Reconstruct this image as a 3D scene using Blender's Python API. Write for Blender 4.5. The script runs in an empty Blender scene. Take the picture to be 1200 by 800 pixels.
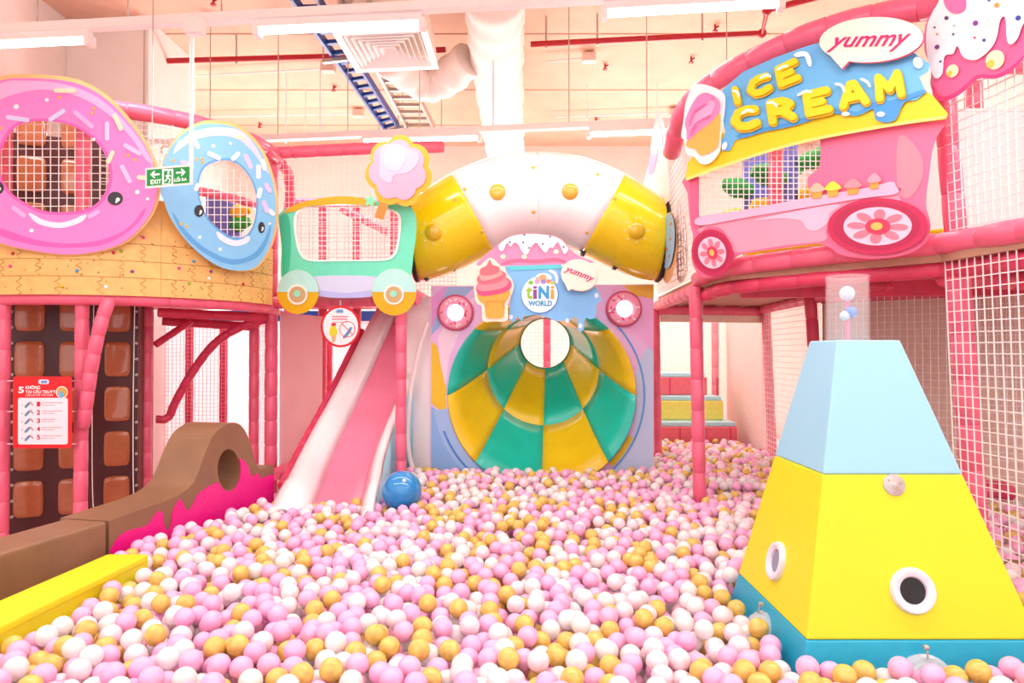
import bpy, bmesh, math, random
from mathutils import Vector, Matrix
from mathutils.geometry import tessellate_polygon
from mathutils.bvhtree import BVHTree
R = random.Random(7)
SC = bpy.context.scene
COL = SC.collection
PI = math.pi
# ------------------------------------------------------------------ camera
F = 850.0; EYE = 1.5; PITCH = math.atan(12 / F)
cam = bpy.data.cameras.new('camera'); camo = bpy.data.objects.new('camera', cam); COL.objects.link(camo)
camo.location = (0, 0, EYE); camo.rotation_euler = (PI / 2 + PITCH, 0, 0)
cam.sensor_width = 36; cam.lens = F / 1200 * 36; cam.clip_start = 0.05
SC.camera = camo
# ------------------------------------------------------------------ world, exposure
SC.view_settings.view_transform = 'Standard'; SC.view_settings.look = 'None'
SC.view_settings.gamma = 1; SC.view_settings.use_curve_mapping = False
SC.view_settings.exposure = 0.3
w = bpy.data.worlds.new('world'); SC.world = w; w.use_nodes = True
bg = w.node_tree.nodes['Background']
bg.inputs[0].default_value = (0.965, 0.985, 1, 1); bg.inputs[1].default_value = 1.3
# ------------------------------------------------------------------ lamps: rows of ceiling fittings
LAMP_Z = 3.7
LAMP_ROWS = [(-2.3, 65), (0.15, 65), (2.6, 105), (5.05, 58), (7.5, 66), (9.95, 42)]
for ly, en in LAMP_ROWS:
    l = bpy.data.lights.new('row_light', 'AREA'); l.shape = 'RECTANGLE'; l.size = 9.0; l.size_y = 0.12
    l.energy = en; l.color = (0.975, 0.985, 1)
    o = bpy.data.objects.new('row_light', l); COL.objects.link(o); o.location = (0.3, ly, LAMP_Z - 0.06)
    u = l.copy(); u.energy = en * .1; o = bpy.data.objects.new('row_uplight', u); COL.objects.link(o)   # bare battens shine upwards too
    o.location = (0.3, ly, LAMP_Z + 0.16); o.rotation_euler = (PI, 0, 0)

for wx, en in ((-3.0, 170), (2.4, 230)):      # added lamps behind the screens, to make the pale sheets glow
    l = bpy.data.lights.new('window_daylight', 'AREA'); l.shape = 'RECTANGLE'; l.size = 2.6; l.size_y = 1.6; l.energy = en; l.color = (1, .98, .98)
    o = bpy.data.objects.new('window_daylight', l); COL.objects.link(o); o.location = (wx, 12.9, 1.5); o.rotation_euler = (-PI / 2, 0, 0)
# ------------------------------------------------------------------ helpers
def lin(c):
    if isinstance(c, str):
        c = tuple(int(c[i:i + 2], 16) / 255 for i in (0, 2, 4))
    return tuple(v / 12.92 if v <= 0.04045 else ((v + 0.055) / 1.055) ** 2.4 for v in c)
MATS = {}
def mat(name, col, rough=0.45, metal=0.0, spec=0.5, noise=0.04, nscale=30, bump=0.0, bscale=60, alpha=1.0, trans=0.0, emit=0.0, coat=0.0, sss=0.0):
    if name in MATS: return MATS[name]
    m = bpy.data.materials.new(name); m.use_nodes = True
    nt = m.node_tree; b = nt.nodes['Principled BSDF']
    c = lin(col)
    tc = nt.nodes.new('ShaderNodeTexCoord')
    n = nt.nodes.new('ShaderNodeTexNoise'); n.inputs['Scale'].default_value = nscale; n.inputs['Detail'].default_value = 3
    nt.links.new(tc.outputs['Object'], n.inputs['Vector'])
    r = nt.nodes.new('ShaderNodeValToRGB')
    r.color_ramp.elements[0].color = (*[max(0, v * (1 - noise * 2)) for v in c], 1); r.color_ramp.elements[1].color = (*[min(1, v * (1 + noise)) for v in c], 1)
    r.color_ramp.elements[0].position = 0.3; r.color_ramp.elements[1].position = 0.7
    nt.links.new(n.outputs[0], r.inputs[0]); nt.links.new(r.outputs[0], b.inputs['Base Color'])
    b.inputs['Roughness'].default_value = rough; b.inputs['Metallic'].default_value = metal
    b.inputs['Specular IOR Level'].default_value = spec
    b.inputs['Alpha'].default_value = alpha; b.inputs['Transmission Weight'].default_value = trans
    b.inputs['Coat Weight'].default_value = coat
    if emit:
        b.inputs['Emission Color'].default_value = (*c, 1); b.inputs['Emission Strength'].default_value = emit
    if bump:
        n2 = nt.nodes.new('ShaderNodeTexNoise'); n2.inputs['Scale'].default_value = bscale; n2.inputs['Detail'].default_value = 4
        nt.links.new(tc.outputs['Object'], n2.inputs['Vector'])
        bp = nt.nodes.new('ShaderNodeBump'); bp.inputs['Strength'].default_value = bump; bp.inputs['Distance'].default_value = 0.01
        nt.links.new(n2.outputs[0], bp.inputs['Height']); nt.links.new(bp.outputs[0], b.inputs['Normal'])
    MATS[name] = m
    return m
def translucent(m, f=.7):
    nt = m.node_tree; b = nt.nodes['Principled BSDF']; out = [n for n in nt.nodes if n.type == 'OUTPUT_MATERIAL'][0]
    tr = nt.nodes.new('ShaderNodeBsdfTranslucent'); mx = nt.nodes.new('ShaderNodeMixShader'); mx.inputs[0].default_value = f
    nt.links.new(b.inputs['Base Color'].links[0].from_socket, tr.inputs['Color'])
    nt.links.new(b.outputs[0], mx.inputs[1]); nt.links.new(tr.outputs[0], mx.inputs[2]); nt.links.new(mx.outputs[0], out.inputs[0])
    return m
def ink(hexc):      # printed / vinyl colour
    return mat('print_' + hexc, hexc, rough=0.42, noise=0.015, nscale=12)

CF = Vector((0, math.cos(PITCH), math.sin(PITCH))); CU = Vector((0, -math.sin(PITCH), math.cos(PITCH)))
def ray(px, py):
    return Vector((1, 0, 0)) * ((px - 600) / F) + CU * ((400 - py) / F) + CF
ORG = Vector((0, 0, EYE))
def pt(px, py, d):
    r = ray(px, py); return ORG + r * (d / r.y)
def gz(px, py, z):
    r = ray(px, py); return ORG + r * ((z - EYE) / r.z)
class PL:           # vertical wall plane through two plan points
    def __init__(s, a, b):
        s.a = Vector((a[0], a[1], 0)); t = Vector((b[0] - a[0], b[1] - a[1], 0)).normalized(); s.t = t
        n = Vector((t.y, -t.x, 0))
        if n.dot(s.a) > 0: n = -n
        s.n = n
    def P(s, px, py, off=0):
        r = ray(px, py); q = s.a + s.n * off
        k = (q - ORG).dot(s.n) / r.dot(s.n)
        return ORG + r * k
class CYL:
    def __init__(s, c, rad): s.c = Vector((c[0], c[1], 0)); s.r = rad
    def at(s, a, z, off=0):
        return s.c + Vector((math.sin(a), -math.cos(a), 0)) * (s.r + off) + Vector((0, 0, z))
    def P(s, px, py, off=0):
        r = ray(px, py); o = ORG - s.c; rr = s.r + off
        A = r.x ** 2 + r.y ** 2; Bq = 2 * (o.x * r.x + o.y * r.y); C = o.x ** 2 + o.y ** 2 - rr * rr
        D = max(0, Bq * Bq - 4 * A * C); k = (-Bq - math.sqrt(D)) / (2 * A)
        return ORG + r * k

def spline(pts, k=6):        # closed Catmull-Rom
    out = []; n = len(pts)
    for i in range(n):
        p0, p1, p2, p3 = pts[i - 1], pts[i], pts[(i + 1) % n], pts[(i + 2) % n]
        for j in range(k):
            t = j / k; t2 = t * t; t3 = t2 * t
            out.append(tuple(0.5 * (2 * p1[c] + (p2[c] - p0[c]) * t + (2 * p0[c] - 5 * p1[c] + 4 * p2[c] - p3[c]) * t2 + (3 * p1[c] - p0[c] - 3 * p2[c] + p3[c]) * t3) for c in range(len(p1))))
    return out
def ospline(pts, k=8):       # open Catmull-Rom on Vectors or tuples
    pts = [Vector(p) for p in pts]; P = [pts[0] * 2 - pts[1]] + pts + [pts[-1] * 2 - pts[-2]]; out = []
    for i in range(1, len(P) - 2):
        p0, p1, p2, p3 = P[i - 1:i + 3]
        for j in range(k):
            t = j / k
            out.append(0.5 * (2 * p1 + (p2 - p0) * t + (2 * p0 - 5 * p1 + 4 * p2 - p3) * t * t + (3 * p1 - p0 - 3 * p2 + p3) * t ** 3))
    out.append(pts[-1]); return out
def ell(cx, cy, rx, ry=None, rot=0, n=28):
    ry = rx if ry is None else ry; c, s = math.cos(rot), math.sin(rot)
    return [(cx + rx * math.cos(a) * c - ry * math.sin(a) * s, cy + rx * math.cos(a) * s + ry * math.sin(a) * c) for a in [2 * PI * i / n for i in range(n)]]
def cap(cx, cy, L, ang, wd):
    a = math.radians(ang); u = (math.cos(a), math.sin(a)); h = max(0, L / 2 - wd / 2); r = wd / 2; o = []
    for s, st in ((1, -PI / 2), (-1, PI / 2)):
        for i in range(6):
            b = a + st + PI * i / 5; o.append((cx + s * u[0] * h + r * math.cos(b), cy + s * u[1] * h + r * math.sin(b)))
    return o
def stroke(pts, wd, taper=True, k=6):     # fat curved line -> closed outline
    P = [tuple(p) for p in ospline([(x, y, 0) for x, y in pts], k)]; n = len(P); a = []; b = []
    for i, p in enumerate(P):
        q0 = P[max(0, i - 1)]; q1 = P[min(n - 1, i + 1)]; dx, dy = q1[0] - q0[0], q1[1] - q0[1]; L = math.hypot(dx, dy) or 1
        f = wd / 2 * (min(1, 0.35 + 1.6 * math.sin(PI * i / (n - 1))) if taper else 1)
        a.append((p[0] - dy / L * f, p[1] + dx / L * f)); b.append((p[0] + dy / L * f, p[1] - dx / L * f))
    return a + b[::-1]

class MB:
    def __init__(s): s.v = []; s.f = []; s.m = []
    def add(s, vs, fs, mi=0):
        o = len(s.v); s.v += [Vector(p) for p in vs]; s.f += [tuple(i + o for i in f) for f in fs]; s.m += [mi] * len(fs); return s
    def box8(s, p, mi=0):
        return s.add(p, [(0, 1, 2, 3), (7, 6, 5, 4), (0, 4, 5, 1), (1, 5, 6, 2), (2, 6, 7, 3), (3, 7, 4, 0)], mi)
    def box(s, x0, x1, y0, y1, z0, z1, mi=0):
        return s.box8([(x0, y0, z0), (x1, y0, z0), (x1, y1, z0), (x0, y1, z0), (x0, y0, z1), (x1, y0, z1), (x1, y1, z1), (x0, y1, z1)], mi)
    def beam(s, a, b, wd, ht, mi=0, up=Vector((0, 0, 1))):
        a = Vector(a); b = Vector(b); t = (b - a).normalized(); sd = t.cross(up)
        if sd.length < 1e-4: sd = Vector((1, 0, 0))
        sd.normalize(); u = sd.cross(t); sd *= wd / 2; u *= ht / 2
        return s.box8([a - sd - u, a + sd - u, a + sd + u, a - sd + u, b - sd - u, b + sd - u, b + sd + u, b - sd + u], mi)
    def tube(s, path, r, seg=10, caps=True, mi=0, closed=False, rs=None):
        P = [Vector(p) for p in path]; n = len(P); up = None; rings = []
        for i in range(n):
            if closed: t = (P[(i + 1) % n] - P[i - 1])
            else: t = P[min(n - 1, i + 1)] - P[max(0, i - 1)]
            t.normalize()
            if up is None:
                up = Vector((0, 0, 1)) if abs(t.z) < 0.9 else Vector((1, 0, 0))
            sd = t.cross(up)
            if sd.length < 1e-5: sd = t.cross(Vector((0, 1, 0.1)))
            sd.normalize(); up = sd.cross(t).normalized(); rr = rs[i] if rs else r
            rings.append([P[i] + (sd * math.cos(a) + up * math.sin(a)) * rr for a in [2 * PI * (k + .5) / seg for k in range(seg)]])
        vs = [p for rg in rings for p in rg]; fs = []
        for i in range(n if closed else n - 1):
            j = (i + 1) % n
            for k in range(seg):
                k2 = (k + 1) % seg; fs.append((i * seg + k, i * seg + k2, j * seg + k2, j * seg + k))
        if caps and not closed: fs += [tuple(range(seg))[::-1], tuple((n - 1) * seg + k for k in range(seg))]
        return s.add(vs, fs, mi)
    def padtube(s, path, r, pitch=0.22, seg=12, mi=0):   # vinyl sleeve with sewn seams
        P = [Vector(p) for p in path]; L = [0]
        for a, b in zip(P, P[1:]): L.append(L[-1] + (b - a).length)
        n = max(1, round(L[-1] / pitch)); ks = []
        for i in range(n):
            c = L[-1] / n
            ks += [(i * c, .9), (i * c + .008, 1.0), (i * c + c * .5, 1.03), ((i + 1) * c - .008, 1.0)]
        ks.append((L[-1], .9)); q = []; rs = []
        for d, f in ks:
            j = 0
            while j < len(P) - 2 and d > L[j + 1]: j += 1
            t = (d - L[j]) / max(1e-9, L[j + 1] - L[j]); q.append(P[j].lerp(P[j + 1], min(1, max(0, t)))); rs.append(r * f)
        return s.tube(q, r, seg, True, mi, False, rs)
    def lathe(s, prof, o, ax=Vector((0, 0, 1)), seg=24, mi=0):   # prof: (radius, height along axis)
        o = Vector(o); ax = Vector(ax).normalized(); u = ax.cross(Vector((0.13, 0.2, 0.97) if abs(ax.z) < .9 else (1, 0, 0))).normalized(); v = ax.cross(u)
        vs = []; fs = []; n = len(prof)
        for r_, h in prof:
            for k in range(seg):
                a = 2 * PI * k / seg; vs.append(o + ax * h + (u * math.cos(a) + v * math.sin(a)) * r_)
        for i in range(n - 1):
            for k in range(seg):
                k2 = (k + 1) % seg; fs.append((i * seg + k, i * seg + k2, (i + 1) * seg + k2, (i + 1) * seg + k))
        if prof[0][0] > 1e-4: fs.append(tuple(range(seg))[::-1])
        if prof[-1][0] > 1e-4: fs.append(tuple((n - 1) * seg + k for k in range(seg)))
        return s.add(vs, fs, mi)
    def sphere(s, c, r, seg=16, rg=10, mi=0):
        return s.lathe([(max(1e-5, r * math.sin(PI * i / rg)), -r * math.cos(PI * i / rg)) for i in range(rg + 1)], c, (0, 0, 1), seg, mi)
    def prism(s, loops2, f0, f1, mi=0):    # loops2: 2D loops (outer first), f0/f1 map (x,y) to front / back 3D points
        tris = tessellate_polygon([[Vector((x, y, 0)) for x, y in lp] for lp in loops2])
        flat = [p for lp in loops2 for p in lp]; n = len(flat)
        vs = [f0(*p) for p in flat] + [f1(*p) for p in flat]
        fs = [tuple(t) for t in tris] + [tuple(i + n for i in t[::-1]) for t in tris]; b = 0
        for lp in loops2:
            m = len(lp)
            for i in range(m): fs.append((b + i, b + (i + 1) % m, n + b + (i + 1) % m, n + b + i))
            b += m
        return s.add(vs, fs, mi)
    def build(s, name, mt, parent=None, smooth=False, bevel=0, ang=40):
        me = bpy.data.meshes.new(name); me.from_pydata(s.v, [], s.f)
        mt = mt if isinstance(mt, (list, tuple)) else [mt]
        for x in mt: me.materials.append(x)
        if len(mt) > 1: me.polygons.foreach_set('material_index', s.m)
        bm = bmesh.new(); bm.from_mesh(me); bmesh.ops.remove_doubles(bm, verts=bm.verts, dist=1e-6); bmesh.ops.recalc_face_normals(bm, faces=bm.faces)
        bm.to_mesh(me); bm.free()
        if smooth:
            me.polygons.foreach_set('use_smooth', [True] * len(me.polygons))
            try: me.set_sharp_from_angle(angle=math.radians(ang))
            except Exception: pass
        o = bpy.data.objects.new(name, me); COL.objects.link(o)
        if bevel:
            bv = o.modifiers.new('bevel', 'BEVEL'); bv.width = bevel; bv.segments = 3; bv.limit_method = 'ANGLE'
        if parent: par(o, parent)
        return o
def par(o, p):
    o.parent = p
    if p.type == 'EMPTY': o.matrix_parent_inverse = Matrix.Translation(-p.location)
def tag(o, label, cat, group=None, kind=None):
    o['label'] = label
    if cat: o['category'] = cat
    if group: o['group'] = group
    if kind: o['kind'] = kind
    return o
def thing(name, label, cat, loc, group=None):
    o = bpy.data.objects.new(name, None); COL.objects.link(o); o.location = loc; o.empty_display_size = .1
    return tag(o, label, cat, group)
def struct(o, label=None):
    o['kind'] = 'structure'
    if label: o['label'] = label
    return o
def art(name, pl, loops, off, th, mt, parent, smooth=True, k=5, bevel=0):
    if isinstance(loops[0][0], (int, float)): loops = [loops]
    lp = [spline(l, k) if smooth and len(l) < 26 else l for l in loops]
    mb = MB().prism(lp, lambda x, y: pl.P(x, y, off + th), lambda x, y: pl.P(x, y, off))
    return mb.build(name, mt, parent, bevel=bevel)
def layer(name, pl, lst, off, th, mt, parent, join=False):     # several print patches of one colour
    mb = MB()
    for l in lst:
        mb.prism([l], lambda x, y: pl.P(x, y, off + th), lambda x, y: pl.P(x, y, off))
        if not join: mb.build(name, mt, parent); mb = MB()
    return mb.build(name, mt, parent) if join else None
def text_tris(body, fat=0.0, shear=0.0, ext=0.02, bev=0.0, space=1.0):
    cu = bpy.data.curves.new('lettering', 'FONT'); cu.body = body; cu.size = 1; cu.offset = fat; cu.shear = shear; cu.extrude = ext; cu.bevel_depth = bev; cu.bevel_resolution = 2
    cu.resolution_u = 4; cu.space_character = space
    ob = bpy.data.objects.new('lettering', cu); COL.objects.link(ob)
    dg = bpy.context.evaluated_depsgraph_get(); me = ob.evaluated_get(dg).to_mesh()
    vs = [tuple(v.co) for v in me.vertices]; fs = [tuple(p.vertices) for p in me.polygons]
    ob.evaluated_get(dg).to_mesh_clear(); bpy.data.objects.remove(ob); bpy.data.curves.remove(cu)
    return vs, fs
def text(name, pl, body, quad, off, mt, parent, fat=0.0, shear=0.0, th=0.003, warp=None, puff=0, space=1.0):
    vs, fs = text_tris(body, fat, shear, .02, puff, space)
    if not vs: return None
    x0 = min(v[0] for v in vs); x1 = max(v[0] for v in vs); y0 = min(v[1] for v in vs); y1 = max(v[1] for v in vs); zm = max(v[2] for v in vs)
    TL, TR, BR, BL = quad; out = []
    for x, y, z in vs:
        u = (x - x0) / (x1 - x0); v = (y - y0) / (y1 - y0)
        px = (BL[0] * (1 - u) + BR[0] * u) * (1 - v) + (TL[0] * (1 - u) + TR[0] * u) * v
        py = (BL[1] * (1 - u) + BR[1] * u) * (1 - v) + (TL[1] * (1 - u) + TR[1] * u) * v
        if warp: py += warp * math.sin(PI * u)
        out.append(pl.P(px, py, off + th * (z + zm) / (2 * zm)))
    return MB().add(out, fs).build(name, mt, parent)
def rect(x0, y0, x1, y1): return [(x0, y0), (x1, y0), (x1, y1), (x0, y1)]
def cq(cx, cy, wd, ht, rot=0):
    c, s = math.cos(rot), math.sin(rot)
    return [(cx + x * c - y * s, cy + x * s + y * c) for x, y in ((-wd / 2, -ht / 2), (wd / 2, -ht / 2), (wd / 2, ht / 2), (-wd / 2, ht / 2))]
def scan(poly, c, axis):     # crossings of the line (axis coord == c) with polygon
    o = []; n = len(poly); ot = 1 - axis
    for i in range(n):
        a, b = poly[i], poly[(i + 1) % n]
        if (a[axis] <= c) != (b[axis] <= c): o.append(a[ot] + (c - a[axis]) / (b[axis] - a[axis]) * (b[ot] - a[ot]))
    o.sort(); return list(zip(o[::2], o[1::2]))
def hole_net(name, pl, poly, sx, sy, off, r, mt, parent, slant=0.0, smooth=True):
    if smooth: poly = spline(poly, 5)
    mb = MB(); xs = [p[0] for p in poly]; ys = [p[1] for p in poly]
    x = min(xs) + sx * .4
    while x < max(xs):
        for a, b in scan(poly, x, 0): mb.tube([pl.P(x, a, off), pl.P(x, b, off)], r, 4, False)
        x += sx
    y = min(ys) + sy * .4
    while y < max(ys):
        for a, b in scan(poly, y, 1): mb.tube([pl.P(a, y, off), pl.P(b, y, off)], r, 4, False)
        y += sy
    o = mb.build(name, mt, parent); return o
def net(name, fn, nu, nv, r, mt, parent, su=1, sv=1):
    mb = MB()
    for i in range(nu + 1): mb.tube([fn(i / nu, j / sv) for j in range(sv + 1)], r, 4, False)
    for j in range(nv + 1): mb.tube([fn(i / su, j / nv) for i in range(su + 1)], r, 4, False)
    return mb.build(name, mt, parent)
def quadfn(a, b, c, d):     # a bottom-left, b bottom-right, c top-right, d top-left
    a, b, c, d = map(Vector, (a, b, c, d))
    return lambda u, v: (a * (1 - u) + b * u) * (1 - v) + (d * (1 - u) + c * u) * v

# ------------------------------------------------------------------ materials
M_POST = mat('coral_vinyl', 'f06a8a', rough=.35, noise=.05, nscale=9, bump=.15, bscale=25, coat=.2)
M_POSTR = mat('raspberry_vinyl', 'e04468', rough=.38, noise=.06, nscale=9, bump=.15, bscale=25)
M_NET = mat('white_net', 'f6eeee', rough=.7)
M_PNET = mat('pink_net', 'f3b3bd', rough=.7)
M_WALL = mat('plaster', 'f5efe8', rough=.85, noise=.02, nscale=3, bump=.05)
M_CEIL = mat('peach_concrete', 'e8bfa5', rough=.9, noise=.04, nscale=2.5, bump=.1, bscale=12)
M_WHITE = mat('white_paint', 'f7f4f2', rough=.45, noise=.01)
M_CHOC = mat('chocolate_vinyl', '4a1716', rough=.4, noise=.08, nscale=5)
M_CHOCB = mat('milk_chocolate', 'b0653f', rough=.2, noise=.05, nscale=6, coat=.8)
M_BROWN = mat('cocoa_vinyl', '8c684c', rough=.42, noise=.05, nscale=8, bump=.05)
M_MAG = mat('magenta_vinyl', 'ee0a8e', rough=.4, noise=.03)
M_YEL = mat('yellow_vinyl', 'e4dc14', rough=.42, noise=.01, nscale=6)
M_SKY = mat('sky_vinyl', '98d2ec', rough=.42, noise=.006, nscale=6)
M_TEAL = mat('teal_vinyl', '12a9cd', rough=.42, noise=.03)
M_RED = mat('sprinkler_red', 'b01020', rough=.4)
M_BLACK = mat('black_rubber', '141416', rough=.5)
M_STEEL = mat('galvanised_steel', 'b9b4ae', rough=.4, metal=.6)
M_BLUE = mat('blue_ladder_paint', '24509c', rough=.45)
M_CLEAR = mat('clear_acrylic', 'ffffff', rough=.05, alpha=.1, noise=0)
M_GLOW = mat('tube_glow', 'fff8f4', emit=9, noise=0)

# ------------------------------------------------------------------ room shell
PITZ = .45
struct(MB().box(-7, 7, -5, 13.2, -.1, 0).build('floor', mat('rose_floor_mat', 'ecb4b4', rough=.6)), 'rose matting floor of the play hall')
CEILZ = 5.2
ceil = struct(MB().box(-7, 7, -5, 13.2, CEILZ, CEILZ + .1).build('ceiling', M_CEIL), 'peach concrete ceiling slab')
struct(MB().box(-7, 7, 13.0, 13.1, 0, CEILZ).build('wall_back', M_WALL), 'cream back wall of the hall')
struct(MB().box(-5.1, -4.95, -5, 13, 0, CEILZ).build('wall_left', M_WALL), 'cream left wall of the hall')
struct(MB().box(5.4, 5.5, -5, 13, 0, CEILZ).build('wall_right', M_WALL), 'cream right wall of the hall')
struct(MB().box(-4.95, -4.03, 8.0, 9.2, 0, CEILZ).build('wall_pillar', M_WALL, bevel=.01), 'square plastered pillar against the left wall')
for i, wx in enumerate((-3.0, 2.4)):  # invented windows with glowing panes, added to house the sheet backlight
    wf = MB()
    for x0, x1, z0, z1 in ((-1.4, -1.32, .6, 2.4), (1.32, 1.4, .6, 2.4), (-1.4, 1.4, .6, .68), (-1.4, 1.4, 2.32, 2.4), (-.03, .03, .6, 2.4)): wf.box(wx + x0, wx + x1, 12.88, 13.0, z0, z1)
    o = struct(wf.build('window_%d' % (i + 1), M_WHITE), 'white framed daylight window in the back wall')
    MB().box(wx - 1.32, wx + 1.32, 12.985, 12.995, .68, 2.32).build('pane', mat('bright_pane', 'ffffff', emit=3, noise=0), o)
mb = MB()
for y in (6.5, 8.4, 10.2, 11.8): mb.box(-4.9, 5.4, y - .012, y + .012, CEILZ - .012, CEILZ)
o = mb.build('trim_1', mat('joint_grey', 'd9b9a4', rough=.8)); struct(o, 'thin joint strips on the ceiling')
# ------------------------------------------------------------------ ceiling services
def fitting(p, q, label):
    c = (p + q) / 2
    t = thing('light_fitting', label, 'ceiling light', c, 'tube lights hung in rows under the ceiling')
    MB().beam(p + Vector((0, 0, .045)), q + Vector((0, 0, .045)), .075, .05).build('housing', M_WHITE, t)
    MB().tube([p, q], .022, 10).build('tube', M_GLOW, t, smooth=True)
    for e, f in ((p, q), (q, p)):
        d = (e - f).normalized() * .02
        MB().beam(e - d, e + d, .08, .07).build('end_cap', M_WHITE, t)
z = LAMP_Z
row1 = [((-110, 58), (105, 48), 'glowing tube light above the pink donut'), ((302, 37), (495, 29), 'glowing tube light in front of the square air diffuser'), ((708, 17), (915, 5), 'glowing tube light in front of the red sprinkler pipe elbow')]
for a, b, l in row1: fitting(gz(*a, z), gz(*b, z), l)
row2 = [((425, 166), (562, 162), 'glowing tube light behind the cotton candy board'), ((690, 158), (800, 154), 'glowing tube light behind the white tunnel arch'), ((192, 177), (275, 174), 'glowing tube light behind the blue donut')]
for a, b, l in row2: fitting(gz(*a, z), gz(*b, z), l)
for y, nm in ((2.6, 'over the ball pit'), (0.15, 'over the entrance end of the pit')):
    for x in (-2.6, 0.2, 3.0):
        fitting(Vector((x - .66, y, z)), Vector((x + .66, y, z)), 'tube light of a row hung ' + nm)
for (a, b), l in ((((-110, 58), (930, 3)), 'white trunking carrying the lights above the pink donut'), (((130, 180), (900, 150)), 'white trunking carrying the lights behind the tunnel arch')):
    p = gz(*a, z) + Vector((0, 0, .1)); q = gz(*b, z) + Vector((0, 0, .1))
    t = thing('cable_trunking', l, 'trunking', (p + q) / 2)
    MB().beam(p, q, .085, .06).build('channel', M_WHITE, t)
    for k in range(9):
        c = p.lerp(q, (k + .5) / 9)
        MB().tube([c, Vector((c.x, c.y, CEILZ))], .006, 6).build('hanger_rod', M_STEEL, t)
def ladder(name, l0, l1, r0, r1, zz, n, mt, label):
    a, b, c, d = gz(*l0, zz), gz(*l1, zz), gz(*r0, zz), gz(*r1, zz)
    t = thing(name, label, 'cable ladder', (a + d) / 2)
    MB().beam(a, b, .03, .1).build('side_rail', mt, t); MB().beam(c, d, .03, .1).build('side_rail', mt, t)
    for k in range(n):
        f = (k + .5) / n; MB().beam(a.lerp(b, f), c.lerp(d, f), .05, .04).build('rung', mt, t)
    for f in (.35, .97):
        p, q = a.lerp(b, f), c.lerp(d, f); e = (q - p).normalized() * .12
        MB().beam(p - e - Vector((0, 0, .07)), q + e - Vector((0, 0, .07)), .05, .04).build('support_bracket', M_STEEL, t)
        for s in (p - e, q + e): MB().tube([s - Vector((0, 0, .07)), Vector((s.x, s.y, CEILZ))], .007, 6).build('hanger_rod', M_STEEL, t)
ladder('cable_ladder', (335, -15), (453, 152), (364, -15), (467, 148), 4.75, 16, M_BLUE, 'blue painted cable ladder under the ceiling')
ladder('cable_ladder', (398, -5), (478, 150), (431, -5), (509, 150), 4.75, 14, M_STEEL, 'bare grey metal cable ladder beside the air diffuser')
# square ceiling diffuser
q = [gz(*p, 4.45) for p in ((393, 40), (497, 35), (511, 80), (420, 84))]
cc = sum(q, Vector()) / 4
t = thing('air_diffuser', 'square white air diffuser with nested louvres', 'air vent', cc)
def ringq(f0, z0, f1, z1):
    mb = MB(); A = [cc + (p - cc) * f0 + Vector((0, 0, z0)) for p in q]; B_ = [cc + (p - cc) * f1 + Vector((0, 0, z1)) for p in q]
    th = Vector((0, 0, .012))
    for i in range(4):
        j = (i + 1) % 4; mb.box8([A[i], A[j], B_[j], B_[i], A[i] + th, A[j] + th, B_[j] + th, B_[i] + th])
    return mb
ringq(1.06, 0, .9, .005).build('frame', M_WHITE, t)
for k in range(6):
    f = .86 - k * .135; ringq(f, 0, f - .085, .06).build('louvre', M_WHITE, t)
MB().box8([cc + (p - cc) * 1.02 + Vector((0, 0, .09)) for p in q] + [cc + (p - cc) * .95 + Vector((0, 0, .4)) for p in q]).build('plenum_box', mat('duct_beige', 'e9d6c4', rough=.8), t)
# wrapped ducts
def duct(name, pts, rad, label, mt):
    P = ospline(pts, 10); n = len(P)
    rs = [rad * (1 + .05 * math.sin(i * 1.35) + .03 * math.sin(i * .6)) for i in range(n)]
    return tag(MB().tube(P, rad, 18, True, 0, False, rs).build(name, mt, smooth=True, ang=80), label, 'duct')
M_DUCT = mat('white_wrap', 'f7ece4', rough=.75, noise=.03, nscale=4, bump=.35, bscale=9)
duct('air_duct', [(-.16, 6.6, 4.83), (-.17, 7.5, 4.8), (-.16, 8.6, 4.76), (-.14, 9.8, 4.7), (-.1, 10.9, 4.5), (-.05, 11.8, 4.1)], .29, 'big white wrapped air duct hanging under the ceiling', M_DUCT)
duct('air_duct', [(-1.35, 7.9, 4.72), (-1.05, 8.3, 4.6), (-.8, 8.3, 4.62), (-.48, 8.0, 4.74)], .2, 'short white flexible duct joining the air diffuser', M_DUCT)
# red pipe
zz = 4.9
pp = [gz(172, 72, zz), gz(390, 66, zz), gz(522, 58, zz), gz(622, 52, zz), gz(800, 43, zz), gz(893, 39, zz), gz(899, 12, zz), gz(960, -4, zz)]
t = thing('sprinkler_pipe', 'dark red sprinkler pipe running below the ceiling', 'pipe', pp[2])
MB().tube(pp[:3], .032, 10).build('pipe_run', M_RED, t, smooth=True); MB().tube(pp[3:], .032, 10).build('pipe_run', M_RED, t, smooth=True)
for i in (0, 5, 6): MB().sphere(pp[i], .05, 12, 8).build('elbow', M_RED, t, smooth=True)
for px, py in ((277, 70), (640, 51), (700, 48), (823, 43)):
    a = gz(px, py, zz); MB().tube([a - Vector((0, 0, .05)), Vector((a.x, a.y, CEILZ))], .012, 6).build('pipe_hanger', M_STEEL, t)
for px, py in ((250, 4), (243, 22), (325, 20), (218, 113), (304, 148), (391, 105), (606, 85), (709, 80), (810, 72), (698, 142), (838, 35), (690, 70)):
    a = gz(px, py, CEILZ - .06)
    t = thing('fire_sprinkler', 'small red fire sprinkler head on the ceiling', 'sprinkler', a + Vector((0, 0, .06)), 'red sprinkler heads on the ceiling')
    MB().lathe([(.012, .06), (.012, .0), (.03, -.005), (.03, -.02), (.004, -.025)], a).build('head', M_RED, t)
    MB().tube([a + Vector((0, 0, .02)), a + Vector((.04, 0, .045))], .012, 6).build('cap', M_RED, t)
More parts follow.
